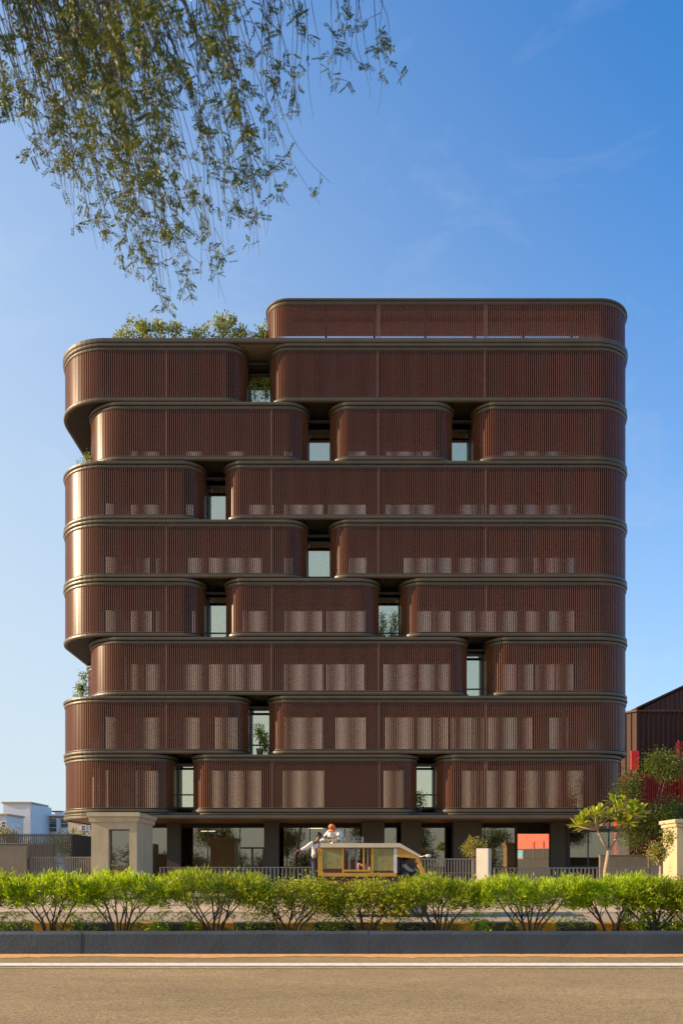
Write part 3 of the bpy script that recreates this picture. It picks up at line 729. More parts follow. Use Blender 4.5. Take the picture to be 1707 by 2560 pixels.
blob_tree('garden_bush', 'yellow green bush over the fence at the far left edge', px(14, 2190, 62).xy.to_3d()+Vector((0,0,-.05)), 2.6, [(0,0,3.8,1.0,1.0,.9,22)], 2200, .15, .07, M['topi'], M['bark'], .1, 'shrub', .22)
blob_tree('garden_bush', 'small dark bush peeking through the middle of the left fence', px(92, 2190, 66).xy.to_3d()+Vector((0,0,-.05)), 2.0, [(0,0,3.0,1.6,1.0,.7,22)], 1800, .16, .07, M['treeleaf'], M['bark'], .1, 'shrub', .24)
# trees across the road: the lobby glass mirrors them
for i, (x, y, h, w) in enumerate([(-21, -24, 9, 3.6), (-9.5, -30, 8, 3.4), (4.5, -26, 10, 3.6), (13, -30, 9, 3.0), (24, -24, 8.5, 4)]):
    blob_tree('roadside_tree', ['tree mirrored in the lobby glass beside the booth', 'tree mirrored in the lobby glass above the doors', 'tree mirrored in the lobby glass above the van', 'tree mirrored in the glass right of the van', 'tree mirrored in the glass at the right end of the lobby'][i],
              (x, y, -.03), h*.4, [(0,0,h*.72,w,w,h*.28,40)], 3600, .34, .16, M['treeleaf'], M['bark'], .22, spread=.5)

for i in range(11):
    x = -34+i*6.8+random.uniform(-1, 1); h = random.uniform(3.2, 5.0)
    blob_tree('roadside_bush', ['leftmost bush', 'second bush', 'third bush', 'fourth bush', 'fifth bush', 'middle bush', 'seventh bush', 'eighth bush', 'ninth bush', 'tenth bush', 'rightmost bush'][i]+' of the row across the road mirrored low in the lobby glass', (x, -33+random.uniform(-2, 2), -.05), h*.3, [(0,0,h*.55,3.2,1.5,h*.42,26)], 1500, .40, .2, M['treeleaf'], M['bark'], .12, 'shrub', .55, group='bushes across the road')
# ---- drooping tree overhead (trunk left of the camera, branches hang into the picture)
dt = thing('drooping_tree', 'drooping fine leaved tree whose branches hang into the sky at upper left', 'tree', loc=(-6.2, 3.2, 0))
BO = Vector((-6.2, 3.2, 0))
mb = MB()
mb.tube([(0,0,-.03), (.15,.1,2.5), (.5,.3,5), (.9,.6,7.2)], [.26, .2, .17, .13], 9)
crown_top = []
for (ex, ey, ez) in [(3.2, 1.6, 8.6), (4.4, 2.6, 8.9), (5.4, 3.4, 8.8), (2.2, 3.0, 8.4), (6.2, 2.6, 8.7), (3.6, .6, 8.4)]:
    s_ = Vector((.9,.6,7.2)); e = Vector((ex, ey, ez)); mb.tube([s_, s_.lerp(e, .5)+Vector((0,0,.5)), e], [.10, .06, .025], 7); crown_top.append(e)
mb.build('trunk', M['bark'], dt, True)
ENV = [(-60, 250), (0, 300), (60, 340), (130, 470), (200, 600), (300, 690), (410, 790), (470, 770), (550, 765), (600, 600), (640, 640), (700, 545), (770, 470), (820, 300), (880, 230), (955, 300), (990, 120)]
def env(x):
    for (a, ya), (b_, yb_) in zip(ENV[:-1], ENV[1:]):
        if a <= x <= b_: return ya+(yb_-ya)*(x-a)/(b_-a)
    return 150
rd = random.Random(5); r = np.random.default_rng(5)
tw = MB(); LB = []; LD = []; LL = []
def leafnode(p, k, size=1.):
    for _ in range(k):
        LB.append(p+Vector((rd.gauss(0,.012), rd.gauss(0,.012), rd.gauss(0,.012))))
        LD.append(Vector((rd.gauss(0,1), rd.gauss(0,1), rd.gauss(-.55,.6))).normalized()); LL.append(rd.uniform(.045, .085)*size)
def strand(xe, ye, lean, depth, y0=-200, dens=1., bend=0., side=.35):
    # a hanging twig that ends at (xe, ye) of the picture at its own distance
    n = 14; pts = []; a1, a2, f1, f2 = rd.uniform(4, 26), rd.uniform(2, 9), rd.uniform(2, 5), rd.uniform(7, 12); ph = rd.uniform(0, 6)
    for i in range(n+1):
        t = i/n
        x = xe-(1-t)**1.15*lean*(ye-y0)+(math.sin(t*f1+ph)-math.sin(f1+ph))*a1+math.sin(t*f2+ph)*a2+bend*max(0, t-.72)**2*12.7
        y = y0+(ye-y0)*(t if not bend else min(t, 1)-.35*abs(bend)/(ye-y0)*max(0, t-.8)**2*25*.5)
        pts.append(px(x, y, depth-.55*(1-t)+.06*math.sin(t*4+ph))-BO)
    tw.tube(pts, [.0050-.0040*i/n for i in range(n+1)], 4)
    ln = sum((pts[i+1]-pts[i]).length for i in range(n)); m = max(3, int(ln*dens*5.2))
    for q in range(m):
        f = rd.random()**.85*n*.99; i = int(f); p = pts[i].lerp(pts[i+1], f-i)
        if rd.random() < side:                                   # short side twig carrying its own tuft
            e = p+Vector((rd.gauss(.03,.06), rd.gauss(0,.05), rd.uniform(-.13, .01))); tw.tube([p, p.lerp(e, .5)+Vector((0,0,.012)), e], [.0022, .0018, .001], 3)
            leafnode(p.lerp(e, .55), 2); leafnode(e, 3)
        else: leafnode(p, rd.choice([2, 3, 3, 4]))
for i in range(98):
    xe = rd.triangular(-60, 780, 330); ye = env(xe)*(1-abs(rd.gauss(0, .33)))
    if ye < 60: continue
    strand(xe, ye, rd.uniform(.06, .42), rd.uniform(3.4, 4.8)+ye/800*1.4, dens=rd.uniform(.6, 1.5))
for i in range(24):                                              # thick upper-left part, closest to the lens
    xe = rd.uniform(-40, 620); strand(xe, rd.uniform(120, 430), rd.uniform(.1, .4), rd.uniform(3.2, 4.4), dens=1.4)
for i in range(42):                                              # thin trailing tips at the edge of the crown
    xe = rd.uniform(0, 640); ye = env(xe)*rd.uniform(.80, 1.0); strand(xe, ye, rd.uniform(.12, .40), rd.uniform(5.0, 6.4), dens=.5)
for i in range(22):                                              # right-hand wisps
    xe = rd.uniform(640, 985); strand(xe, env(xe)*rd.uniform(.35, 1.0), rd.uniform(-.03, .18), rd.uniform(4.8, 6.2), dens=rd.uniform(.35, .9))
for (xe, ye, ln_, bd) in [(760, 470, .30, 70), (745, 520, .33, 60), (550, 760, .25, 10), (410, 785, .22, 0), (640, 640, .12, -20), (955, 285, .03, -15)]:
    strand(xe, ye, ln_, 6.0, dens=.7, bend=bd)
tag(tw.build('twigs', M['twig'], dt, True), kind='stuff')
LB = np.array([tuple(p) for p in LB]); LD = np.array([tuple(p) for p in LD]); LL = np.array(LL)
# pinnate leaves: six pairs of leaflets on each
nb = len(LB); Pb = []; Dd = []; 
side = norm(np.cross(LD, r.normal(size=(nb, 3))))
for q in range(7):
    f = .12+q*.14
    for s_ in (-1, 1):
        Pb.append(LB+LD*(LL*f)[:, None]); Dd.append(side*s_+LD*.7)
Pb = np.concatenate(Pb); Dd = np.concatenate(Dd); Ll = np.tile(LL, 14)*.30
V, Fq = leaves(Pb, Dd, Ll, Ll*.42, droop=.1, r=r)
mesh_np('crown', V, Fq, M['droop'], dt)

# ------------------------------------------------------------------ booth, pillars, fences
DB = 38.0
bt = thing('gate_booth', 'tan concrete gate booth with recessed window and stepped cap at left', 'booth', loc=(xz(285, DB), DB, .12))
w2 = (342-228)/2*DB/F; hb = px(0, 2056, DB).z-.12; dep = 3.2
wx0, wx1 = xz(271, DB)-bt.location.x, xz(323, DB)-bt.location.x; wz0, wz1 = .55, px(0, 2074, DB).z-.12
mb = MB(); mb.box(-w2, wx0, 0, dep, 0, hb); mb.box(wx1, w2, 0, dep, 0, hb); mb.box(wx0, wx1, 0, dep, wz1, hb); mb.box(wx0, wx1, 0, dep, 0, wz0); mb.box(wx0, wx1, 1.6, dep, wz0, wz1)
mb.build('wall', M['conc'], bt)
mb = MB(); mb.bbox(-w2-.09, w2+.09, -.09, dep+.09, hb+.003, hb+.24, .015); mb.bbox(-w2-.17, w2+.17, -.17, dep+.17, hb+.243, hb+.43, .015); mb.build('cap', M['conc'], bt)
fr = MB(); fr.box(wx0, wx0+.06, .28, .34, wz0, wz1); fr.box(wx1-.06, wx1, .28, .34, wz0, wz1); fr.box(wx0+.06, wx1-.06, .28, .34, wz1-.06, wz1); fr.box(wx0+.06, wx1-.06, .28, .34, wz0, wz0+.06)
w = fr.build('window', M['frame'], bt); MB().box(wx0+.06, wx1-.06, .30, .315, wz0+.06, wz1-.06).build('pane', M['gfglass'], w)
rp_ = thing('gate_pillar', 'tan concrete gate pillar with flat cap at the right edge', 'pillar', loc=(xz(1692, 37), 37, .12))
hp = px(0, 2068, 37).z-.12
MB().bbox(0, 2.2, 0, 1.6, 0, hp, .015).build('shaft', M['conc'], rp_)
mb = MB(); mb.bbox(-.07, 2.27, -.07, 1.67, hp+.003, hp+.17, .015); mb.bbox(-.14, 2.34, -.14, 1.74, hp+.173, hp+.34, .015); mb.build('cap', M['conc'], rp_)
wp = thing('gate_post', 'plain white rendered gate post right of the van', 'post', loc=(xz(1205, 40), 40, .12), rz=R(-28))
MB().bbox(-.30, .30, 0, .5, 0, px(0, 2122, 40).z-.12, .02).build('shaft', M['offwhite'], wp)
def railing(name, label, x0, x1, d, ztop, gap, bw, zbot=.12, m=None, mid=None, toprail=.05, group=None, depth=.05, tip=0.):
    m = m or M['ironlt']; t = thing(name, label, 'fence', group, ((x0+x1)/2, d, zbot)); h = ztop-zbot; W = (x1-x0)/2
    n = int((x1-x0)/gap); me = None
    for i in range(n+1):
        if me is None:
            o = MB().box(-bw/2, bw/2, 0, depth, .04, h+tip-(.001 if tip else toprail)).build('bar', m, t); me = o.data
        else:
            o = bpy.data.objects.new('bar', me); col.objects.link(o); o.parent = t
        o.location = (-W+gap*i, 0, 0)
    if toprail: MB().box(-W-.03, W+.03, depth+.002 if tip else -.01, depth+.04 if tip else depth+.01, h-toprail, h).build('rail', m, t)
    MB().box(-W-.03, W+.03, depth+.002, depth+.03, .10, .15).build('rail', m, t)
    if mid: MB().box(-W-.03, W+.03, depth+.002, depth+.03, mid-.02, mid+.02).build('rail', m, t)
    for s_ in (-1, 1): MB().box(s_*W-.05 if s_ > 0 else -W-.03, W+.03 if s_ > 0 else -W+.05, depth+.042, depth+.10, -.004, h-toprail-.002).build('post', m, t)
    return t
railing('picket_fence', 'low grey picket fence in front of the lobby left of the van', xz(400, 43), xz(800, 43), 43, 1.53, .205, .07)
railing('picket_fence', 'low pale picket fence in front of the right annex', xz(1236, 43), xz(1688, 43), 43, 1.50, .205, .075)
railing('sliding_gate', 'grey barred sliding gate between the van and the white post', xz(1040, 41), xz(1216, 41), 41, 1.95, .145, .05, mid=1.12)
railing('entrance_gate', 'grey barred gate between the left wall and the booth', xz(68, 38.6), xz(232, 38.6), 38.6, px(0, 2143, 38.6).z, .105, .045, mid=.75)
railing('bar_fence', 'tall dark open bar fence behind the left concrete wall', xz(-14, 46), xz(180, 46), 46, px(0, 2089, 46).z, .112, .055, m=M['iron'], tip=.09, mid=1.6)
w_ = thing('side_fence', 'dark close boarded side of the fenced yard beside the booth', 'fence', loc=(xz(181, 46.2), 46.2, .12))
hf = px(0, 2087, 46.2).z-.12
for i in range(16): MB().box(0, .05, .02+i*.40, .02+i*.40+.385, 0, hf).build('board', M['iron'], w_)
lw = thing('boundary_wall', 'plain grey brown concrete wall at the far left behind the hedge', 'wall', loc=(xz(33, 38.3), 38.3, .12))
MB().bbox(-2.2, xz(66, 38.3)-xz(33, 38.3), 0, .22, 0, px(0, 2112, 38.3).z-.12, .015).build('wall', M['conc_dark'], lw)
MB().bbox(-2.22, xz(66, 38.3)-xz(33, 38.3)+.02, -.02, .24, px(0, 2112, 38.3).z-.118, px(0, 2112, 38.3).z-.07, .012).build('coping', M['conc_dark'], lw)
yw = thing('yard_wall', 'grey panel wall inside the left bar fence', 'wall', loc=(xz(70, 47), 47, .12))
MB().box(-3, xz(134, 47)-xz(70, 47), 0, .2, 0, px(0, 2112, 47).z-.12).build('wall', M['conc_dark'], yw)
rw = thing('boundary_wall', 'low grey concrete wall behind the right picket fence', 'wall', loc=(xz(1590, 48), 48, .12))
MB().bbox(xz(1500, 48)-xz(1590, 48), 7, 0, .25, 0, px(0, 2140, 48).z-.12, .015).build('wall', M['conc_dark'], rw)
MB().bbox(xz(1500, 48)-xz(1590, 48)-.02, 7.02, -.02, .27, px(0, 2140, 48).z-.118, px(0, 2140, 48).z-.07, .012).build('coping', M['conc_dark'], rw)

# ------------------------------------------------------------------ neighbours on the right
def seams(mb, x0, x1, y, z0, ztop, gap):      # standing seams on a wall facing -y; ztop(x) gives the height
    n = int((x1-x0)/gap)
    for i in range(n+1):
        x = x0+i*gap; mb.box(x-.03, x+.03, y-.07, y+.01, z0, ztop(x)-.05)
nb1 = thing('brown_building', 'dark brown standing seam metal building with flat roof at right', 'building', loc=(xz(1592, 70), 70, 0))
h1 = px(0, 1780, 70).z
MB().prism([(0,0), (5.0,0), (5.0,7), (-2.6,7), (-2.6,2.8)], -.04, h1).build('wall', M['seam'], nb1)
mb = MB(); seams(mb, .1, 4.9, 0, 5, lambda x: h1, .42); tag(mb.build('seam', M['seam'], nb1), kind='stuff')
mb = MB()
for i in range(8):
    t_ = i/7.5; mb.box(-2.6*t_-.05, -2.6*t_+.03, 2.8*t_-.06, 2.8*t_, 5, h1-.05)
tag(mb.build('seam', M['seam'], nb1), kind='stuff')
MB().prism([(-.08,-.12), (5.1,-.12), (5.1,7.1), (-2.75,7.1), (-2.75,2.72)], h1+.003, h1+.14).build('roof', M['seam2'], nb1)
mb = MB()
for dx in (0, .30): mb.tube([(4.0+dx,-.12,7.0), (4.0+dx,-.12,9.6-dx), (3.5+dx,-.12,10.4), (3.45+dx,-.12,12.2-dx*3)], .05, 6)
mb.build('vent_pipe', M['ironlt'], nb1, True)
MB().box(-.55, .10, -.22, -.08, 9.7, 11.3).build('red_panel', M['red'], nb1)
nb2 = thing('gabled_building', 'tall brown clad building with a sloping roof behind the flat one', 'building', loc=(xz(1612, 80), 80, 0))
e0 = px(0, 1768, 80).z; e1 = px(0, 1722, 80).z+4.5
W2 = 13.0
MB().prism_y([(0,-.04), (W2,-.04), (W2,e1), (0,e0)], 0, 14).build('wall', M['seam2'], nb2)
mb = MB(); seams(mb, .2, W2-.2, 0, 6, lambda x: e0+(e1-e0)*x/W2, .45); tag(mb.build('seam', M['seam2'], nb2), kind='stuff')
MB().prism_y([(-.9,e0-.28), (W2,e1+.02), (W2,e1+.22), (-.9,e0-.06)], -.3, 14.3).build('roof', M['seam'], nb2)
rs = thing('red_screen_building', 'bright red slatted facade glimpsed behind the trees at right', 'building', loc=(xz(1575, 66), 66, 0))
MB().box(0, 12, .1, 4, -.04, px(0, 1935, 66).z).build('wall', M['red'], rs)
MB().box(xz(1690, 66)-xz(1575, 66), 12, -.6, .09, -.04, px(0, 1857, 66).z).build('wall', M['red'], rs)
for i in range(22):
    o = MB().box(.1+i*.16, .15+i*.16, -.02, .08, .2, px(0, 1937, 66).z).build('slat', M['seam2'], rs)
for i in range(20):
    x0 = xz(1690, 66)-xz(1575, 66)+.08+i*.2; MB().box(x0, x0+.05, -.72, -.61, .2, px(0, 1857, 66).z).build('slat', M['seam2'], rs)
# orange shed seen through the open ground floor
sh = thing('orange_shed', 'orange red shed with a pale blue window seen through the open ground floor', 'building', loc=(16.2, 75, 0), rz=R(-42))
MB().box(-3.6, 3.6, 0, 3, -.04, 6.2).build('wall', M['redor'], sh)
MB().box(-1.9, .3, -.05, -.003, 2.25, 3.0).build('window', M['blueglass'], sh)
MB().box(.35, 3.4, -.06, -.003, 2.22, 3.0).build('shutter', M['dark'], sh)
MB().box(-3.6, 3.6, -.10, -.053, 3.05, 3.15).build('rail', M['iron'], sh)
for i in range(8): MB().box(-3.4+i*.95, -3.34+i*.95, -.09, -.062, 2.2, 3.8 if i > 4 else 3.05).build('bar', M['iron'], sh)
MB().box(-3.65, 3.65, -.07, -.002, -.04, 2.2).build('plinth', M['dark'], sh)
MB().box(-3.8, 3.8, -.3, 3.2, 6.203, 6.35).build('roof', M['seam'], sh)

# ------------------------------------------------------------------ far buildings on the left
def far_building(name, label, x0p, x1p, ytp, d, dep, m, wins, parts=()):
    t = thing(name, label, 'building', loc=(xz((x0p+x1p)/2, d), d, 0)); c = t.location.x
    w = xz(x1p, d)-xz(x0p, d); h = px(0, ytp, d).z
    MB().box(-w/2, w/2, 0, dep, -.04, h).build('wall', m, t)
    MB().box(-w/2-.25, w/2+.25, -.25, dep+.25, h+.003, h+.35).build('roof', M['conc'], t)
    for (a, b_, ya, yb_) in wins:
        xa, xb = xz(a, d)-c, xz(b_, d)-c; za, zb_ = px(0, yb_, d).z, px(0, ya, d).z
        fr = MB(); fr.box(xa-.12, xb+.12, -.14, -.003, za-.12, za); fr.box(xa-.12, xb+.12, -.14, -.003, zb_, zb_+.12); fr.box(xa-.12, xa, -.14, -.003, za, zb_); fr.box(xb, xb+.12, -.14, -.003, za, zb_); fr.box(xa, xb, -.12, -.003, (za+zb_)/2-.05, (za+zb_)/2+.05)
        wn = fr.build('window', M['white'], t); MB().box(xa, xb, -.05, -.004, za, zb_).build('pane', M['blueglass2'], wn)
    return t
M['blueglass2'] = mat('grey_window', (.10, .12, .11), .12, var=.3, scale=.5)
t = far_building('white_house', 'tall plain white block behind the left fence', 8, 76, 2010, 160, 9, M['white'], [(74, 75.5, 2019, 2024)])
b = MB(); xw = xz(88, 160)-xz(42, 160)
b.prism([(xz(76,160)-xz(42,160)+.002, 0.02), (xw, 4), (xw, 9), (xz(76,160)-xz(42,160)+.002, 9)], -.04, px(0, 2011, 160).z-.1).build('side_wall', M['white'], t)
t = far_building('white_apartments', 'white building with glazed bays and roof terrace left of the slatted building', 84, 178, 2046, 168, 10, M['white'],
   [(87, 104, 2049, 2070), (116, 143, 2049, 2058), (116, 143, 2060, 2080), (153, 172, 2049, 2070), (87, 104, 2074, 2086)])
c = t.location.x
for (a, b_) in ((105, 114), (145, 152)): MB().box(xz(a,168)-c, xz(b_,168)-c, -.9, -.15, -.04, px(0,2047,168).z).build('pillar', M['white'], t)
MB().box(xz(100,168)-c, xz(176,168)-c, -1.3, 2, px(0,2046,168).z+.36, px(0,2041,168).z+.3).build('cornice', M['white'], t)
MB().box(xz(128,168)-c, xz(165,168)-c, 2.2, 6, px(0,2041,168).z, px(0,2029,168).z).build('penthouse', M['white'], t)
MB().box(xz(118,168)-c, xz(146,168)-c, 2.0, 6.3, px(0,2029,168).z+.01, px(0,2026,168).z).build('penthouse_roof', M['iron'], t)
far_building('white_house', 'small white house with two windows at the far left edge', -30, 16, 2040, 150, 8, M['white'], [(5, 15, 2056, 2068), (-20, -6, 2056, 2068)])
far_building('cream_house', 'sunlit cream house behind the bush next to the booth', 170, 268, 2052, 110, 8, M['cream'], [(205, 214, 2066, 2076), (225, 234, 2066, 2076)])

# ------------------------------------------------------------------ the yellow van
M['vyellow'] = mat('van_yellow', (.58, .30, .03), .4, var=.1, coat=.3, dirt=.15)
M['vcream'] = mat('van_cream', (.70, .56, .36), .5, var=.08, dirt=.12)
M['vmaroon'] = mat('van_maroon', (.10, .02, .018), .4, var=.15)
M['khaki'] = mat('khaki_board', (.30, .25, .075), .7, var=.25, scale=6)
M['vwhite'] = mat('van_white', (.70, .66, .60), .5, var=.06, dirt=.1)
M['rubber'] = mat('rubber', (.02, .02, .02), .8)
M['rim'] = mat('rim', (.35, .34, .32), .4, metal=.6)
M['seatv'] = mat('seat_vinyl', (.10, .035, .03), .5)
M['vglass'] = glass_mat('van_glass', .08, (.75, .8, .8))
M['headlamp'] = mat('headlamp', (.7, .7, .68), .1)
YV = 25.5; VW = 1.55
van = thing('passenger_van', 'yellow and maroon passenger van with a roof rack driving past the hedge', 'van', loc=(0, YV, 0))
def vp(x, y): q = px(x, y, YV); return (q.x, q.z)
xr_, _ = vp(794, 0); xn, _ = vp(1067, 0)
prof = [(xr_, .46), (-.40, .46), (-.30, .62), (-.02, .62), (.10, .46), (2.10, .46), (2.2, .62), (2.50, .62), (2.62, .46), (3.02, .46), (3.06, .62), (3.0, .92), (2.64, 1.27), (1.72, 1.27), (xr_, 1.27)]
MB().prism_y(prof, 0, VW).build('lower_body', M['vmaroon'], van)
for y0, y1 in ((-.025, -.002), (VW+.002, VW+.025)):
    MB().box(xr_, vp(992,0)[0], y0, y1, 1.265, 1.375).build('side_stripe', M['vyellow'], van)
    MB().box(xr_, vp(992,0)[0], y0, y1, .80, .90).build('side_stripe', M['vyellow'], van)
z_w0 = 1.272; z_r = vp(0, 2120)[1]
for near, (y0, y1) in ((True, (0., .05)), (False, (VW-.05, VW))):
    fr = MB()
    segs = [(794, 806), (855, 859.5), (927.5, 934), (984, 992)]
    for j, (a, b_) in enumerate(segs[:3]): fr.box(vp(a,0)[0], vp(b_,0)[0], y0, y1, z_w0+.10, z_r)
    fr.box(vp(806,0)[0], vp(855,0)[0], y0+.002, y1-.002, vp(0,2123)[1], z_r)
    fr.box(vp(859.5,0)[0], vp(927.5,0)[0], y0-.02, y1-.002, vp(0,2180)[1], vp(0,2175)[1])
    lo = MB(); lo.box(vp(806,0)[0], vp(855,0)[0], y0+.004, y1-.004, z_w0+.10, vp(0,2174)[1]); lo.box(vp(859.5,0)[0], vp(927.5,0)[0], y0+.004, y1-.004, z_w0+.10, vp(0,2180)[1]-.001); lo.box(vp(934,0)[0], vp(984,0)[0], y0+.004, y1-.004, z_w0+.10, vp(0,2179)[1])
    lo.build('lower_panel', M['vmaroon'], van)
    gy = (y0-.015, y0-.001) if near else (y1+.001, y1+.015)
    MB().box(vp(797,0)[0], vp(1000,0)[0], gy[0], gy[1], vp(0,2121.5)[1], vp(0,2119.3)[1]).build('gutter', M['vmaroon'], van)
    fr.build('side_frame', M['vyellow'], van)
    MB().box(xr_, vp(992,0)[0], y0+.004, y1-.004, z_w0+.002, z_w0+.098).build('waist_band', M['vmaroon'], van)
    MB().box(vp(984.2,0)[0], vp(992,0)[0], y0, y1, z_w0+.10, z_r).build('pillar', M['vwhite'], van)
    for a, b_, c_, d_ in ((806.3, 854.7, 2123.5, 2173.5), (934.3, 983.8, 2120, 2178.5)):
        (xa, za), (xb, zb_) = vp(a, d_), vp(b_, c_)
        MB().bbox(xa, xb, y0+.012, y1-.012, za, zb_, .01).build('side_board', M['khaki'], van)
    for a in (873, 891, 909, 919):
        xa = vp(a, 0)[0]; MB().box(xa-.03, xa+.03, y0+.01, y1-.01, vp(0,2176)[1], z_r).build('window_bar', M['vyellow'] if a in (909,) else M['ironlt'], van)
    # cab: gusset, door sill, screen pillar
    A_, B_, C_, E_ = vp(992,2120), vp(1000,2120), vp(1047,2146), vp(992,2143)
    MB().prism_y([E_, (vp(1040,0)[0], vp(0,2147)[1]), C_, B_, A_], y0, y1).build('cab_gusset', M['vyellow'], van)
    p0, p1 = vp(1047, 2146), vp(1068, 2190)
    MB().prism_y([(p0[0]-.10, p0[1]-.005), (p1[0]-.11, p1[1]-.03), (p1[0], p1[1]-.03), p0], y0+.001, y1-.001).build('screen_pillar', M['vyellow'], van)
# roof: flat part with a sloping brow over the cab
zr1 = vp(0, 2109)[1]
MB().prism_y([(vp(799,0)[0], z_r+.003), (vp(1001,0)[0], z_r+.003), (vp(1049,0)[0], vp(0,2145)[1]), (vp(1051,0)[0], vp(0,2139)[1]), (vp(1003,0)[0], zr1-.03), (vp(1000,0)[0], zr1), (vp(801,0)[0], zr1)], -.05, VW+.05).build('roof', M['vcream'], van)
p0, p1 = vp(1045, 2148), vp(1066, 2190)
MB().prism_y([(p0[0]-.04, p0[1]), (p1[0]-.06, p1[1]), (p1[0]-.045, p1[1]), (p0[0]-.025, p0[1])], .052, VW-.052).build('windscreen', M['vglass'], van)
MB().bbox(xr_-.30, xr_-.002, .12, VW-.12, .84, .90, .01).build('rear_step', M['iron'], van)
mb = MB(); mb.tube([(xr_-.06, .1, .9), (xr_-.06, .1, 2.2)], .015, 6); mb.build('grab_rail', M['ironlt'], van)
MB().box(-.55, .75, VW-.55, VW-.12, .95, 1.25).build('bench_seat', M['seatv'], van)
MB().box(-.55, .75, VW-.16, VW-.07, 1.26, 1.75).build('bench_seat', M['seatv'], van)
MB().bbox(1.78, 2.05, .12, .62, 1.05, 1.33, .03).build('driver_seat', M['seatv'], van)
MB().bbox(1.70, 1.80, .12, .62, 1.34, 1.85, .03).build('driver_seat', M['seatv'], van)
MB().box(xr_+.05, 1.68, VW-.06, VW-.055, 1.5, 1.55)
mb = MB(); c0 = Vector((2.36, .37, 1.34)); pts = [c0+Vector((math.cos(a)*.06, math.cos(a+1.57)*.17, math.sin(a)*.0))*1 for a in []]
ring = [c0+Vector((.07*math.sin(a), .17*math.cos(a), .15*math.sin(a))) for a in [i*math.pi/8 for i in range(17)]]
mb.tube(ring, .013, 5); mb.tube([c0, c0+Vector((.16, 0, -.14))], .014, 5); mb.build('steering_wheel', M['rubber'], van, True)
for x in (-.16, 2.36):
    for y in (.02, VW-.19):
        t_ = MB()
        prof_w = [(.15,.0),(.27,.0),(.285,.03),(.285,.13),(.27,.17),(.15,.17)]
        nn = 18; vs = []; fs = []
        for r_, q in prof_w:
            for i in range(nn): a = 2*math.pi*i/nn; vs.append((x+r_*math.cos(a), y+q, .285+r_*math.sin(a)))
        for j in range(6):
            for i in range(nn): fs.append((j*nn+i, j*nn+(i+1)%nn, ((j+1)%6)*nn+(i+1)%nn, ((j+1)%6)*nn+i))
        t_.add(vs, fs); wh = t_.build('wheel', M['rubber'], van, True)
        MB().add if False else None
        rm = MB(); vs = []
        for q in (.03, .14):
            for i in range(nn): a = 2*math.pi*i/nn; vs.append((x+.152*math.cos(a), y+q, .285+.152*math.sin(a)))
        rm.add(vs, [tuple(range(nn)), tuple(range(2*nn-1, nn-1, -1))]+[(i, (i+1)%nn, (i+1)%nn+nn, i+nn) for i in range(nn)]); rm.build('rim', M['rim'], wh)
for y in (.22, VW-.22): MB().ellipsoid((3.035, y, .76), (.03, .10, .09)).build('headlight', M['headlamp'], van, True)
MB().bbox(3.03, 3.12, -.01, VW+.01, .42, .56, .02).build('bumper', M['iron'], van)
mb = MB(); mb.tube([(2.40, -.03, 1.86), (2.62, -.16, 1.92)], .012, 5); mb.ellipsoid((2.66, -.18, 1.90), (.09, .03, .05), 8, 6); mb.build('mirror', M['vwhite'], van, True)
rk = MB(); ra, rb = vp(818,0)[0], vp(908,0)[0]
for zz in (zr1+.10, zr1+.20):
    for y in (.08, VW-.08): rk.tube([(ra, y, zz), (rb, y, zz)], .013, 6)
    for x in (ra, rb): rk.tube([(x, .08, zz), (x, VW-.08, zz)], .013, 6)
for i in range(5):
    x = ra+(rb-ra)*i/4
    for y in (.08, VW-.08): rk.tube([(x, y, zr1-.004), (x, y, zr1+.20)], .011, 6)
rk.build('roof_rack', M['ironlt'], van, True)

# ------------------------------------------------------------------ people
M['skin'] = mat('skin', (.20, .095, .05), .55, var=.06)
M['hair'] = mat('black_hair', (.012, .010, .009), .6, var=.2)
M['shirtw'] = mat('white_shirt', (.74, .68, .60), .85, var=.06, scale=8, bump=.3, bscale=14)
M['shirtg'] = mat('grey_shirt', (.34, .31, .28), .85, var=.08, scale=8, bump=.3, bscale=14)
M['pink'] = mat('pink_cloth', (.55, .30, .28), .85, var=.1)
M['trouser'] = mat('navy_trousers', (.035, .038, .065), .85, var=.1)
M['scarf'] = mat('orange_scarf', (.72, .17, .06), .85, var=.15, scale=9)
M['eye'] = mat('eye', (.02, .015, .012), .2)
def skin_mesh(name, nodes, edges, m, parent, root=0, sub=2):
    me = bpy.data.meshes.new(name); keys = list(nodes); ix = {k: i for i, k in enumerate(keys)}
    me.from_pydata([nodes[k][0] for k in keys], [(ix[a], ix[b_]) for a, b_ in edges], []); me.materials.append(m)
    o = bpy.data.objects.new(name, me); col.objects.link(o); o.parent = parent
    md = o.modifiers.new('skin', 'SKIN'); md.use_smooth_shade = True; md.branch_smoothing = .4
    sv = me.skin_vertices[0].data
    for k in keys:
        r_ = nodes[k][1]; sv[ix[k]].radius = (r_, r_) if not isinstance(r_, tuple) else r_
        sv[ix[k]].use_root = ix[k] == root
    sb = o.modifiers.new('sub', 'SUBSURF'); sb.levels = sub; sb.render_levels = sub
    return o
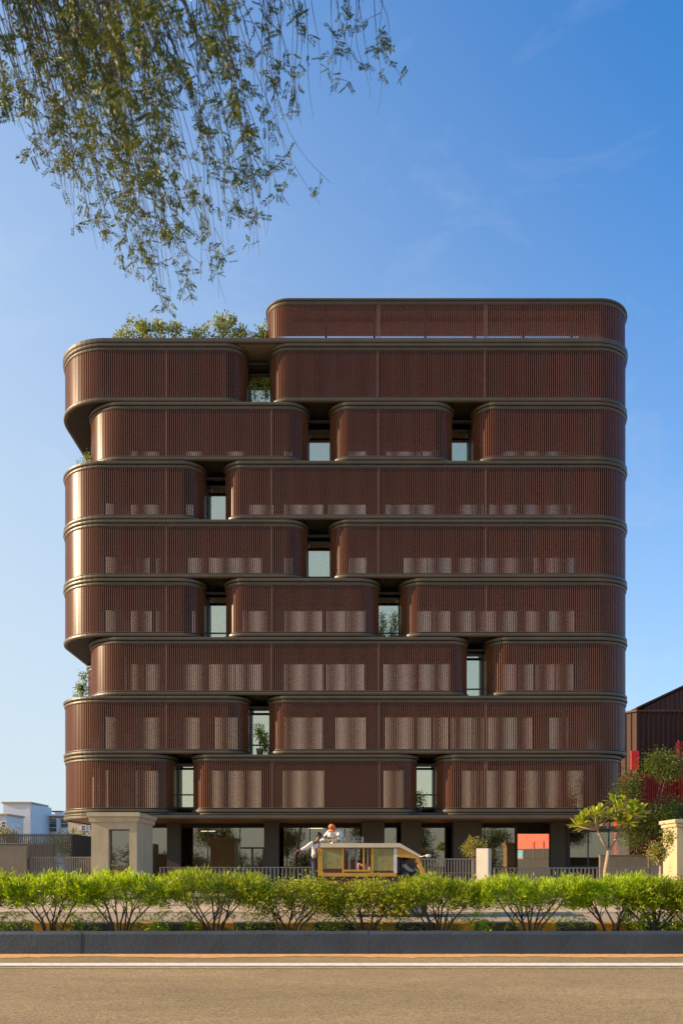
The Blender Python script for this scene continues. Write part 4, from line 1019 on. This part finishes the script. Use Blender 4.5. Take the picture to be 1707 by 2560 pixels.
def person(label, base, J, shirt, trousers, head=None, face=(1, 0), sleeve=1.0):
    """J: joints in metres relative to base; face: facing direction in plan"""
    t = thing('person', label, 'person', loc=base)
    V_ = lambda k: Vector(J[k])
    hd = V_('head'); nk = V_('neck')
    nodes = {'pelvis': (V_('pelvis'), .125), 'waist': (V_('pelvis').lerp(V_('chest'), .5), .115), 'chest': (V_('chest'), .135), 'neck': (nk, .055), 'jaw': (nk.lerp(hd, .55), .062), 'head': (hd, .092), 'top': (hd+(hd-nk).normalized()*.07, .07)}
    ed = [('pelvis','waist'), ('waist','chest'), ('chest','neck'), ('neck','jaw'), ('jaw','head'), ('head','top')]
    for s_ in 'LR':
        nodes.update({s_+'sh': (V_(s_+'sh'), .062), s_+'el': (V_(s_+'el'), .045), s_+'wr': (V_(s_+'wr'), .032), s_+'hip': (V_(s_+'hip'), .088), s_+'kn': (V_(s_+'kn'), .060), s_+'an': (V_(s_+'an'), .042), s_+'toe': (V_(s_+'toe'), .038)})
        ed += [('chest', s_+'sh'), (s_+'sh', s_+'el'), (s_+'el', s_+'wr'), ('pelvis', s_+'hip'), (s_+'hip', s_+'kn'), (s_+'kn', s_+'an'), (s_+'an', s_+'toe')]
    body = skin_mesh('body', nodes, ed, M['skin'], t)
    # shirt and trousers follow the body a little larger
    sn = {k: (nodes[k][0], nodes[k][1]*1.0+.022) for k in ('pelvis','waist','chest','Lsh','Rsh','Lel','Rel')}
    se = [('pelvis','waist'), ('waist','chest'), ('chest','Lsh'), ('Lsh','Lel'), ('chest','Rsh'), ('Rsh','Rel')]
    sn['collar'] = (V_('chest').lerp(nk, .6), .075); se.append(('chest', 'collar'))
    for s_ in 'LR':
        sn[s_+'cuff'] = (V_(s_+'el').lerp(V_(s_+'wr'), .82*sleeve), .048); se.append((s_+'el', s_+'cuff'))
    skin_mesh('shirt', sn, se, shirt, t)
    tn = {'pelvis': (V_('pelvis')-Vector((0,0,.01)), .140)}; te = []
    for s_ in 'LR':
        tn.update({s_+'hip': (V_(s_+'hip'), .108), s_+'kn': (V_(s_+'kn'), .080), s_+'hem': (V_(s_+'kn').lerp(V_(s_+'an'), .92), .066)}); te += [('pelvis', s_+'hip'), (s_+'hip', s_+'kn'), (s_+'kn', s_+'hem')]
    skin_mesh('trousers', tn, te, trousers, t)
    fx, fy = face; f = Vector((fx, fy, 0)).normalized(); sd_ = Vector((-f.y, f.x, 0)); up = (hd-nk).normalized()
    fm = MB(); fm.ellipsoid(hd+f*.098-up*.01, (.018, .018, .024), 8, 6)
    for s_ in (-1, 1): fm.ellipsoid(hd+sd_*s_*.092-up*.005, (.016, .016, .030), 8, 6)
    fm.build('nose_and_ears', M['skin'], body, True)
    em = MB()
    for s_ in (-1, 1): em.ellipsoid(hd+f*.086+sd_*s_*.034+up*.018, (.012, .012, .009), 8, 6)
    em.ellipsoid(hd+f*.082-up*.045, (.018, .018, .006), 8, 6)
    em.build('eyes_and_mouth', M['eye'], body, True)
    hm = MB(); hm.ellipsoid(hd-f*.038+up*.040, (.105, .105, .088), 14, 9); hm.build('hair' if head is None else 'headscarf', head or M['hair'], t, True)
    if head:
        sm = MB(); sm.ellipsoid(nk-f*.03, (.11, .11, .10), 12, 8); sm.build('headscarf', head, t, True)
    for s_ in 'LR':                                             # hands: palm, four fingers, thumb
        w_ = V_(s_+'wr'); d = (w_-V_(s_+'el')).normalized(); a = d.cross(Vector((0,0,1)) if abs(d.z) < .9 else Vector((1,0,0))).normalized(); n_ = a.cross(d)
        h = MB(); h.ellipsoid(w_+d*.045, (.038, .038, .038), 10, 7)
        for q, (o_, l_) in enumerate(((-.027,.062), (-.009,.075), (.009,.070), (.027,.055))):
            b0 = w_+d*.065+a*o_; h.tube([b0, b0+d*l_*.55+n_*.008, b0+d*l_*.85-n_*.012, b0+d*l_-n_*.03], [.0095, .009, .008, .006], 6)
        b0 = w_+d*.025-a*.03; h.tube([b0, b0-a*.025+d*.025, b0-a*.032+d*.055], [.011, .010, .007], 6)
        h.build('hand', M['skin'], body, True)
    return t
# man standing on the rear step, one arm out, one on the rack
def J_(x, y, d): q = px(x, y, d); return q
dm = YV+.25; B0 = Vector((xz(789, dm), dm, .90))
rel2 = lambda x, y, dy=0.: tuple(px(x, y, dm)-B0+Vector((0, dy, 0)))
person('man in a white shirt standing on the rear step of the van, one arm out', B0, {
  'pelvis': rel2(787, 2149), 'chest': rel2(789, 2115), 'neck': rel2(794, 2102), 'head': rel2(798, 2091), 'Lsh': rel2(782, 2108, -.16), 'Lel': rel2(766, 2121, -.24), 'Lwr': rel2(750, 2127, -.26),
  'Rsh': rel2(799, 2107, .16), 'Rel': rel2(811, 2099, .16), 'Rwr': rel2(819, 2097, .0),
  'Lhip': rel2(786, 2155, -.10), 'Lkn': rel2(787, 2186, -.11), 'Lan': (-.04, -.10, .075), 'Ltoe': (.12, -.12, .035), 'Rhip': rel2(788, 2155, .10), 'Rkn': rel2(790, 2186, .11), 'Ran': (-.02, .12, .075), 'Rtoe': (.14, .14, .035)}, M['shirtw'], M['trouser'], face=(1, -.35))
ds = YV+.75; zs = zr1+.02; B1 = Vector((xz(838, ds), ds, zs))
person('person in white with an orange headscarf crouching on the van roof', B1, {
  'pelvis': (.02, .05, .13), 'chest': (-.02, -.12, .35), 'neck': (-.07, -.20, .43), 'head': (-.11, -.28, .49), 'Lsh': (-.18, -.14, .37), 'Lel': (-.30, -.22, .22), 'Lwr': (-.30, -.40, .20),
  'Rsh': (.14, -.10, .37), 'Rel': (.20, -.24, .22), 'Rwr': (.08, -.40, .20), 'Lhip': (-.10, .02, .13), 'Lkn': (-.16, -.34, .30), 'Lan': (-.14, -.30, .06), 'Ltoe': (-.16, -.44, .03),
  'Rhip': (.10, .02, .13), 'Rkn': (.12, -.34, .30), 'Ran': (.10, -.30, .06), 'Rtoe': (.10, -.44, .03)}, M['shirtw'], M['shirtw'], M['scarf'], face=(-.5, -1))
B2 = Vector((1.92, YV+.37, 1.33))
def seated(lean): return {
  'pelvis': (0, 0, .13), 'chest': (.02, 0, .40), 'neck': (.06, 0, .50), 'head': (.10, 0, .60), 'Lsh': (.02, .17, .42), 'Lel': (.18, .20, .22), 'Lwr': (.40, .14, .13), 'Rsh': (.02, -.17, .42), 'Rel': (.18, -.20, .20), 'Rwr': (.40, -.12, .10),
  'Lhip': (.04, .10, .10), 'Lkn': (.42, .12, .08), 'Lan': (.46, .12, -.32), 'Ltoe': (.60, .12, -.37), 'Rhip': (.04, -.10, .10), 'Rkn': (.42, -.12, .08), 'Ran': (.46, -.12, -.32), 'Rtoe': (.60, -.12, -.37)}
Jd = {k: (v[0]*.92, v[1]*.92, v[2]*.72 if v[2] > 0 else v[2]) for k, v in seated(0).items()}
person('driver in a grey shirt at the wheel of the van', B2, Jd, M['shirtg'], M['trouser'], face=(1, -.2))
person('passenger in pink at the barred window of the van', Vector((.72, YV+1.2, 1.255)), {k: (v[0]*-.9 if False else v[1]*.95, -v[0]*.9, v[2]*.92 if v[2] > 0 else v[2]*.75) for k, v in seated(0).items()}, M['pink'], M['trouser'], face=(.3, -1))
